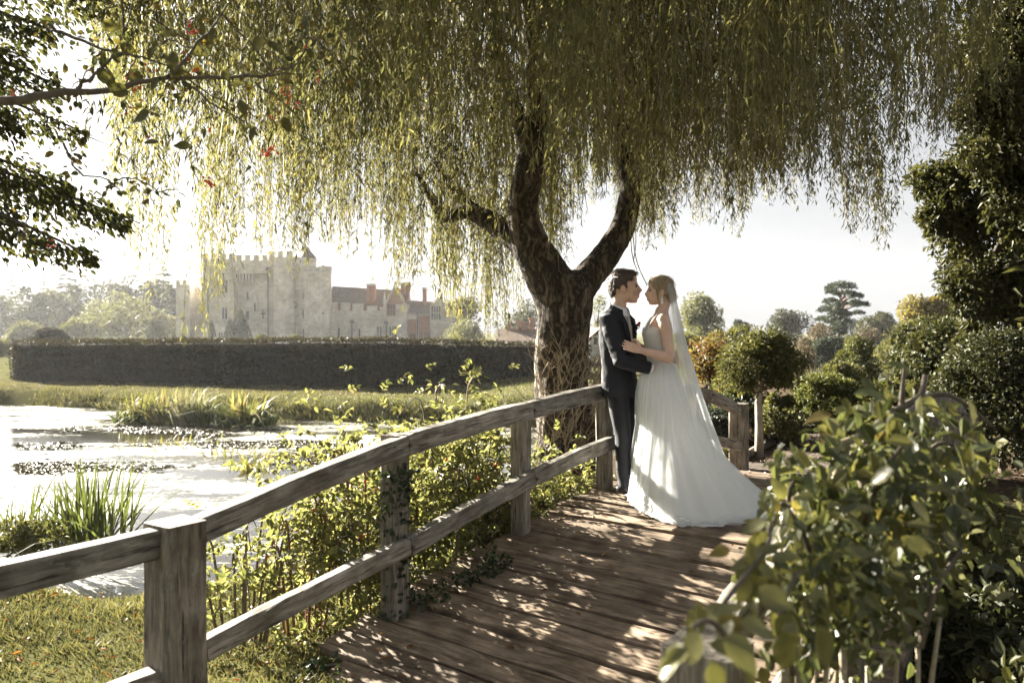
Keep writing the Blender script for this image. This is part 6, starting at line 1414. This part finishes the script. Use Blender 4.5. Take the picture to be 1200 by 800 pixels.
collar(cb, .080, .070, 1.556, .06, .036, 8, 352)
for s_ in (1, -1):
    a = gs(727, 1.522) + fg*.066 + rg*s_*.012; cb.add([a, a + rg*s_*.045 - fg*.022 + Vector((0, 0, .005)), a + rg*s_*.058 - fg*.004 + Vector((0, 0, -.055)), a + rg*s_*.016 + fg*.016 + Vector((0, 0, -.062))], [(0, 1, 2, 3)])
cb.build('shirt_collar', M['shirt'], groom, True)
tm_ = MB(); tm_.loft([gs(724, 1.502) + fg*.080, gs(724, 1.478) + fg*.092, gs(723.5, 1.455) + fg*.096], [(.019, .010), (.021, .013), (.014, .009)], 10, ref=fg); tm_.loft([gs(723.5, 1.462) + fg*.098, gs(723, 1.36) + fg*.122, gs(723, 1.22) + fg*.126, gs(723, 1.06) + fg*.112], [(.018, .006), (.027, .007), (.034, .007), (.038, .006)], 10, ref=fg); tm_.build('tie', M['tie'], groom, True)
# jacket
jk = MB(); jk.loft([gs(727, .815, -.005), gs(727, .93, -.008), gs(724.5, 1.07), gs(723, 1.22), gs(722.5, 1.34), gs(723, 1.42), gs(724.3, 1.475), gs(725, 1.515), gs(726, 1.548)], [(.196, .132), (.196, .135), (.178, .122), (.196, .132), (.212, .128), (.210, .112), (.165, .096), (.108, .082), (.080, .078)], 26, ref=fg)
jk.loft([RS + Vector((0, 0, .012)) - rg*.055, RS + rg*.004, RS.lerp(RE, .35) + rg*.012, RS.lerp(RE, .7) + rg*.006, RE, RE.lerp(RW, .25) + Vector((.0, .0, -.004)), RE.lerp(RW, .6), RE.lerp(RW, .93)], [(.060, .058), (.074, .070), (.068, .066), (.062, .060), (.061, .060), (.060, .058), (.054, .054), (.049, .050)], 16)
jk.loft([LS_ + Vector((0, 0, .012)) + rg*.055, LS_, LS_.lerp(LE, .5), LE, LE.lerp(LW, .5), LE.lerp(LW, .92)], [(.060, .058), (.073, .069), (.066, .063), (.060, .058), (.053, .052), (.046, .047)], 16)
jm = remesh(jk, 0.0075, 3, 0.5, 'jacket')
for vtx in jm.vertices:      # cloth creases: across the elbow and down the back
    q = vtx.co; e = math.exp(-((q - RE).length/.16)**2)
    vtx.co += vtx.normal*(0.009*e*mnoise.noise(Vector((q.x*16, q.y*14, q.z*38))) + 0.005*mnoise.noise(Vector((q.x*13, q.y*13, q.z*7))) + 0.003*mnoise.noise(Vector((q.x*30, q.y*26, q.z*22))))
bm = bmesh.new(); bm.from_mesh(jm); kill = []
for f_ in bm.faces:
    q = f_.calc_center_median() - gs(723, 0); fo = q.dot(fg); si = q.dot(rg); z = q.z
    if fo > 0.035 and 1.10 < z < 1.56 and abs(si) < 0.012 + (z - 1.10)*0.20: kill.append(f_)
    elif z > 1.535 and fo > -.03 and (q - fg*.0).length < 9: kill.append(f_)
bmesh.ops.delete(bm, geom=kill, context='FACES'); bm.to_mesh(jm); bm.free()
jo = put('jacket', jm, M['suit'], groom); cl_ = MB(); collar(cl_, .098, .082, 1.540, .062, .038, 48, 312); cl_.build('collar', M['suit'], jo, True)
sd_ = jo.modifiers.new('cloth', 'SOLIDIFY'); sd_.thickness = 0.005
for s_ in (1, -1):
    lp = MB(); rows = []
    for (z, w0, w1, fo) in ((1.525, .050, .080, .030), (1.50, .060, .096, .050), (1.455, .072, .122, .090), (1.425, .068, .150, .104), (1.405, .066, .118, .113), (1.32, .052, .100, .130), (1.20, .030, .066, .136), (1.10, .008, .022, .128)):
        a = gs(723, z) + rg*s_*w0 + fg*(fo + .014); b = gs(723, z) + rg*s_*w1 + fg*(fo + .006 - .22*max(0, w1-.09)); rows.append((a, b))
    V = []; 
    for a, b in rows: V += [a, b, b - fg*.012, a - fg*.012]
    F = []
    for i in range(len(rows)-1):
        for q in range(4): F.append((4*i+q, 4*i+(q+1) % 4, 4*i+4+(q+1) % 4, 4*i+4+q))
    F += [(3, 2, 1, 0), tuple(4*(len(rows)-1)+q for q in range(4))]; lp.add(V, F); lp.build('lapel', M['suit'], jo)
cf = MB(); cf.loft([RE.lerp(RW, .90), RE.lerp(RW, 1.0)], [.042, .041], 14); cf.build('shirt_cuff', M['shirt'], groom, True)
# buttonhole flower on his left lapel
bq = gs(723, 1.385) - rg*.115 + fg*.118; bo = MB(); bo.loft([bq + Vector((0, 0, -.06)), bq], [.003, .004], 5); bf = bo.build('buttonhole', M['ivy'], groom)
for q in range(7):
    e = Vector((random.gauss(0, .016), random.gauss(0, .012), random.gauss(.008, .016))); b = MB(); b.ell(bq + e + fg*.012, (.012, .012, .010), 8, 6); b.build('rosebud', flat_mat('rosebud', [(0.30,0.03,0.05), (0.5,0.22,0.10), (0.55,0.45,0.35)][q % 3], None, rough=.6), bf, True)
P = np.array(bq) + rng.normal(0, .018, (14, 3)); leaves('buttonhole_leaf', P, rdir(14), rdir(14), .035, .016, M['ivy'], bf, six=True)
# trousers and shoes
tr = MB(); hipc = gs(728, .92); RF = Vector((GB.x + .005, 6.50, gz)); LF = Vector((GB.x + .09, 6.66, gz))
tr.loft([gs(727, .80), gs(727.5, .90), gs(727, 1.02)], [(.165, .120), (.172, .122), (.160, .108)], 20, ref=fg)
for hp, ft, s_ in ((rg*.088, RF, 1), (-rg*.088, LF, -1)):
    h = hipc + hp; kn = Vector(((h.x*0.55 + ft.x*0.45) + .012, (h.y + ft.y)/2, gz + .50)); tr.loft([h + Vector((0, 0, -.02)), h.lerp(kn, .5), kn, kn.lerp(ft, .5) + Vector((-.012, 0, .02)), ft + Vector((-.015, 0, .06))], [(.092, .100), (.080, .086), (.064, .068), (.058, .062), (.055, .062)], 16, ref=fg)
tme = remesh(tr, 0.009, 3, 0.5, 'trousers')
for vtx in tme.vertices:
    q = vtx.co; vtx.co += vtx.normal*0.006*mnoise.noise(Vector((q.x*14, q.y*14, q.z*9)))*(1 + 1.2*math.exp(-((q.z-gz-.1)/.1)**2))
put('trousers', tme, M['suit'], groom)
for ft in (RF, LF):
    s_ = MB(); f2 = Vector((.92, -.38, 0)); s_.loft([ft - f2*.085 + Vector((0, 0, .042)), ft - f2*.06 + Vector((0, 0, .045)), ft + f2*.02 + Vector((0, 0, .048)), ft + f2*.10 + Vector((0, 0, .036)), ft + f2*.165 + Vector((0, 0, .026)), ft + f2*.195 + Vector((0, 0, .02))], [(.022, .030), (.036, .040), (.042, .046), (.046, .034), (.040, .024), (.018, .014)], 14, ref=(0, 0, 1)); s_.loft([ft + Vector((-.012, 0, .03)), ft + Vector((-.015, 0, .10))], [(.044, .044), (.042, .044)], 12, ref=fg)
    sm_ = remesh(s_, 0.006, 3, name='shoe')
    for vtx in sm_.vertices: vtx.co.z = max(vtx.co.z, gz + 0.004)
    put('shoe', sm_, M['shoe'], groom)

# ---- bride: profile to the left, her left arm up on his sleeve
BB = at(772, 586, 6.36); bz = deck_at(BB.x, BB.y); BB.z = bz; BY = 6.36
BL = lambda px, py, dy=0.0: Vector(((px-600)*BY/FPX, BY + dy, CAMZ + (HORIZ - py)*BY/FPX))
bride = thing('person', 'woman in white wedding dress and long veil, one hand on a dark sleeve', 'person', BB)
fb = Vector((-1, 0.06, 0)).normalized(); lb_ = Vector((-fb.y, fb.x, 0))           # her left is towards the viewer
if lb_.y > 0: lb_ = -lb_
body = MB(); BH = BL(772.6, 341.5); BK = 0.955; Tb, Rb = head_shape(body, BH, Vector((-1, .04, 0)), BK, R(2), True)
sb = BL(776, 373)
body.loft([BH + Vector((.022, 0, -.05)), BH + Vector((.040, 0, -.11)), BL(776, 363), BL(775, 371)], [(.043, .047), (.043, .046), (.047, .050), (.085, .065)], 14, ref=fb)
SL = sb + lb_*.158 + Vector((-.01, 0, -.012)); SR = sb - lb_*.158 + Vector((-.01, 0, -.012))
body.loft([BL(773, 437), BL(773, 420), BL(771.5, 402), BL(771, 388), BL(774, 377), BL(775.5, 368)], [(.140, .105), (.122, .092), (.135, .100), (.150, .108), (.150, .080), (.075, .055)], 20, ref=fb)
body.loft([SL - lb_*.06, SL - lb_*.01], [(.050, .050), (.052, .052)], 14); body.ell(SL, (.051, .052, .052)); body.loft([SR + lb_*.05, SR], [.05, .05], 12)
EL = BL(779.5, 418.5, -.225); WLf = BL(745, 409.5, -.255); body.loft([SL + Vector((0, 0, .012)), SL.lerp(EL, .18) + lb_*.006, SL.lerp(EL, .38), SL.lerp(EL, .75), EL], [.046, .049, .046, .040, .037], 14); body.loft([EL + Vector((.004, 0, .012)), EL + Vector((-.02, 0, -.002)), EL.lerp(WLf, .3), EL.lerp(WLf, .7), WLf], [.036, .039, .040, .032, .0255], 14)
hand(body, WLf, (-1, .18, .34), (0.1, 1, 0), (-.35, 0, 1), 0.93, 0.22, 0.25)
ER = BL(772, 418, .2); WR = BL(742, 400, .16); body.loft([SR, SR.lerp(ER, .5), ER], [.046, .043, .037], 12); body.loft([ER, ER.lerp(WR, .4), WR], [.038, .038, .026], 12); hand(body, WR, (-1, .2, .5), (0, -1, 0), (0, 0, 1), .92, .3)
bb = remesh(body, 0.0050, 4, 0.5, 'body'); put('body', bb, M['skin'], bride); colour_lips(bb, Tb, BK, origin(bride)); eyes(bride, Tb, BK, True, M['hairw'])
# blonde hair drawn back into a low knot
hm = MB(); E = lambda x, y, z, a, b, d: hm.ell(Tb(x, y, z), (a*BK, b*BK, d*BK), 20, 14, Rb)
E(-.020, 0, .052, .100, .083, .084); E(.030, 0, .075, .062, .066, .048); E(-.065, 0, .010, .062, .074, .070); E(-.098, 0, -.035, .044, .052, .046); E(-.088, 0, -.062, .034, .040, .034)
for s_ in (1, -1): E(-.010, .064*s_, .036, .062, .022, .042); E(-.052, .060*s_, -.010, .040, .022, .034); E(.040, .055*s_, .058, .036, .020, .036); E(-.03, .068*s_, .018, .05, .017, .028)
hme = remesh(hm, 0.0052, 3, 0.5, 'hair')
for vtx in hme.vertices:
    q = Rb.transposed() @ (vtx.co - BH); ang = math.atan2(q.z - .0, q.x + .1); vtx.co += vtx.normal*(0.0035*mnoise.noise(Vector((ang*16, q.y*30, 1))) + 0.002*mnoise.noise(Vector((ang*40, q.y*80, 2))))
ho = put('hair', hme, M['hairw'], bride)
vsv = hme.copy(); vsv.transform(Matrix.Translation(origin(bride))); strands('hair_strands', vsv, ho, 500, .05, lambda p, nn: Vector((1, 0, -.55)), M['hairw'], seed=4)
for (p0, p1, p2) in (((.030, .070, .055), (.022, .074, -.01), (.014, .066, -.085)), ((.045, .060, .05), (.030, .072, -.02), (.020, .066, -.070))):
    b = MB(); sg = lb_.dot(Vector((Tb(0, 1, 0) - Tb(0, 0, 0)))); sg = 1 if sg > 0 else -1
    b.loft([Tb(p0[0], p0[1]*sg, p0[2]), Tb(p1[0], p1[1]*sg, p1[2]), Tb(p2[0], p2[1]*sg, p2[2])], [.006, .005, .0015], 6); b.build('loose_lock', M['hairw'], ho, True)
er = MB(); e0 = Tb(-.010, .084*sg, -.048); er.ell(e0, (.006, .004, .007), 8, 6); er.ell(e0 + Vector((0, -.002, -.022)), (.010, .004, .016), 8, 6); er.ell(e0 + Vector((0, -.002, -.045)), (.013, .004, .014), 8, 6); er.build('earring', flat_mat('pearl', (0.75,0.78,0.78), None, rough=.25, spec=.6), bride, True)
# bodice with straps
bo = MB(); bo.loft([BL(773, 438), BL(773, 421), BL(771.5, 403), BL(770, 390), BL(770, 383.5)], [(.148, .114), (.129, .099), (.142, .110), (.156, .122), (.150, .112)], 24, ref=fb)
for s_ in (1, -1): bo.ell(BL(763.5, 389) + lb_*s_*.066, (.062, .060, .060), 16, 10)
bom = remesh(bo, 0.007, 3, name='bodice'); put('bodice', bom, M['dress'], bride)
for s_ in (1, -1):
    b = MB(); k_ = lb_*s_; b.loft([Vector(q) for q in smooth_path([BL(758, 384.5) + k_*.095, BL(764, 373.5) + k_*.105, BL(771, 367.6) + k_*.108, BL(778.5, 370) + k_*.105, BL(783, 380) + k_*.085, BL(785, 390) + k_*.06], 4)], [(.017, .006)]*21, 8, ref=(0, 0, 1)); b.build('strap', M['dress'], bride, True)
# skirt: gathers at the waist, folds, a train that sweeps towards the viewer and to the right
TH = [-180,-150,-128,-110,-92,-72,-39,-15,0,40,90,135,180]; HR = [.20,.26,.36,.50,.74,.86,.98,.92,.80,.52,.40,.30,.20]
PW = [1.0,1.05,1.1,1.4,1.7,1.8,1.75,1.7,1.6,1.3,1.1,1.0,1.0]
def skirt_grid(nt_, nr, add=0.0, foldk=1.0, th0=-180, th1=180, waist=(.135, .108), top_py=427, seed=0, top_c=None, hem_lift=0.0, wild=1.0):
    V = []; c = BL(773, top_py); H0 = c.z
    for j in range(nr+1):
        t = j/nr
        for i in range(nt_):
            th = th0 + (th1-th0)*i/(nt_ if th1-th0 >= 360 else nt_-1); q = R(th); rh = float(np.interp(th, TH, HR)) + add; pw = float(np.interp(th, TH, PW))
            rw = 1/math.sqrt((math.cos(q)/waist[1])**2 + (math.sin(q)/waist[0])**2) + add*0.6
            hipb = 0.045*math.sin(math.pi*min(1, t*2.4))*(1 if abs(th) < 170 else 1)
            r = rw + (rh - rw)*t**pw + hipb*(1-t)
            fl = foldk*0.7*(0.012*math.sin(th*.21 + 1.2*math.sin(th*.05) + seed) + 0.009*math.sin(th*.38 + 2 + t*1.5) + 0.006*math.sin(th*.71 + t*2.5 + seed))*(0.25 + 1.5*t)
            r += fl
            x = c.x + math.cos(q)*r; y = c.y + math.sin(q)*r
            zb = deck_at(x, y) + 0.006 + hem_lift
            z = H0 + (zb - H0)*min(1, t*1.045)**0.94
            if t > 0.93: 
                z = zb + wild*(0.010 + 0.016*abs(math.sin(th*.33 + j*1.9 + seed)) + .010*mnoise.noise(Vector((th*.15, j*.7, seed))))*(1 - (t-.93)/.07*0.55)
                r2 = wild*(0.020*math.sin(th*.27 + j*1.1 + seed) + .016*mnoise.noise(Vector((th*.22, j*.9, 3 + seed)))); x += math.cos(q)*r2; y += math.sin(q)*r2
            V.append((x, y, z))
    F = []
    cl = th1-th0 >= 360
    for j in range(nr):
        for i in range(nt_ if cl else nt_-1):
            i2 = (i+1) % nt_; F.append((j*nt_+i, (j+1)*nt_+i, (j+1)*nt_+i2, j*nt_+i2))
    return np.array(V), np.array(F)
V, F = skirt_grid(220, 60); put('skirt', np_mesh('skirt', V, F), M['dress'], bride)
V, F = skirt_grid(200, 50, 0.022, 0.9, waist=(.142, .116), seed=1.7, hem_lift=.006, wild=1.6); put('overskirt', np_mesh('overskirt', V, F), M['net'], bride)
# veil: from the crown of the head down the back and out over the train
VPX = [(781.5,325,.055,.030),(786.5,331,.075,.046),(790,345,.088,.058),(793,358,.095,.066),(797,375,.125,.085),(802,400,.160,.105),(811,430,.205,.140),(822,465,.26,.18),(836,505,.32,.23),(852,545,.38,.29),(872,580,.44,.37),(893,600,.50,.46),(912,609,.54,.52)]
rows = smooth_path(VPX, 4); V = []; nt_ = 70
for j, (px, py, hw, dp) in enumerate(rows):
    u = j/(len(rows)-1); back = BL(px, py)
    for i in range(nt_):
        a = -1 + 2*i/(nt_-1); ang = a*R(104 - 30*u); x = back.x - dp*(1 - math.cos(ang)); y = BY + hw*math.sin(ang)*-1
        w = (0.003 + 0.016*u)*math.sin(a*16 + u*2.2 + 1.5*math.sin(a*5)) + (0.001 + .010*u)*math.sin(a*31 + u*4)
        x += w; y += w*0.5*a; z = back.z + 0.0*a
        if j < 5: z -= (abs(a)**2)*0.05*(1 - j/8)
        z = max(z, deck_at(x, y) + 0.02 + .012*abs(math.sin(a*19 + j)))
        V.append((x, y, z))
F = [(j*nt_+i, j*nt_+i+1, (j+1)*nt_+i+1, (j+1)*nt_+i) for j in range(len(rows)-1) for i in range(nt_-1)]
put('veil', np_mesh('veil', np.array(V), np.array(F)), M['veil'], bride)
# ------------------------------------------------------------------ the bright autumn haze over the far trees and castle
mb = MB(); mb.box(-330, 330, -40, 420, -2.6, 42)
m, nt, out = new_mat('haze'); pv = nd(nt, 'VolumePrincipled'); pv.inputs['Color'].default_value = (0.93, 0.95, 1.0, 1); pv.inputs['Density'].default_value = 0.00024; pv.inputs['Anisotropy'].default_value = 0.3
nt.links.new(pv.outputs[0], out.inputs['Volume'])
hz = mb.build('haze', m, kind='stuff')
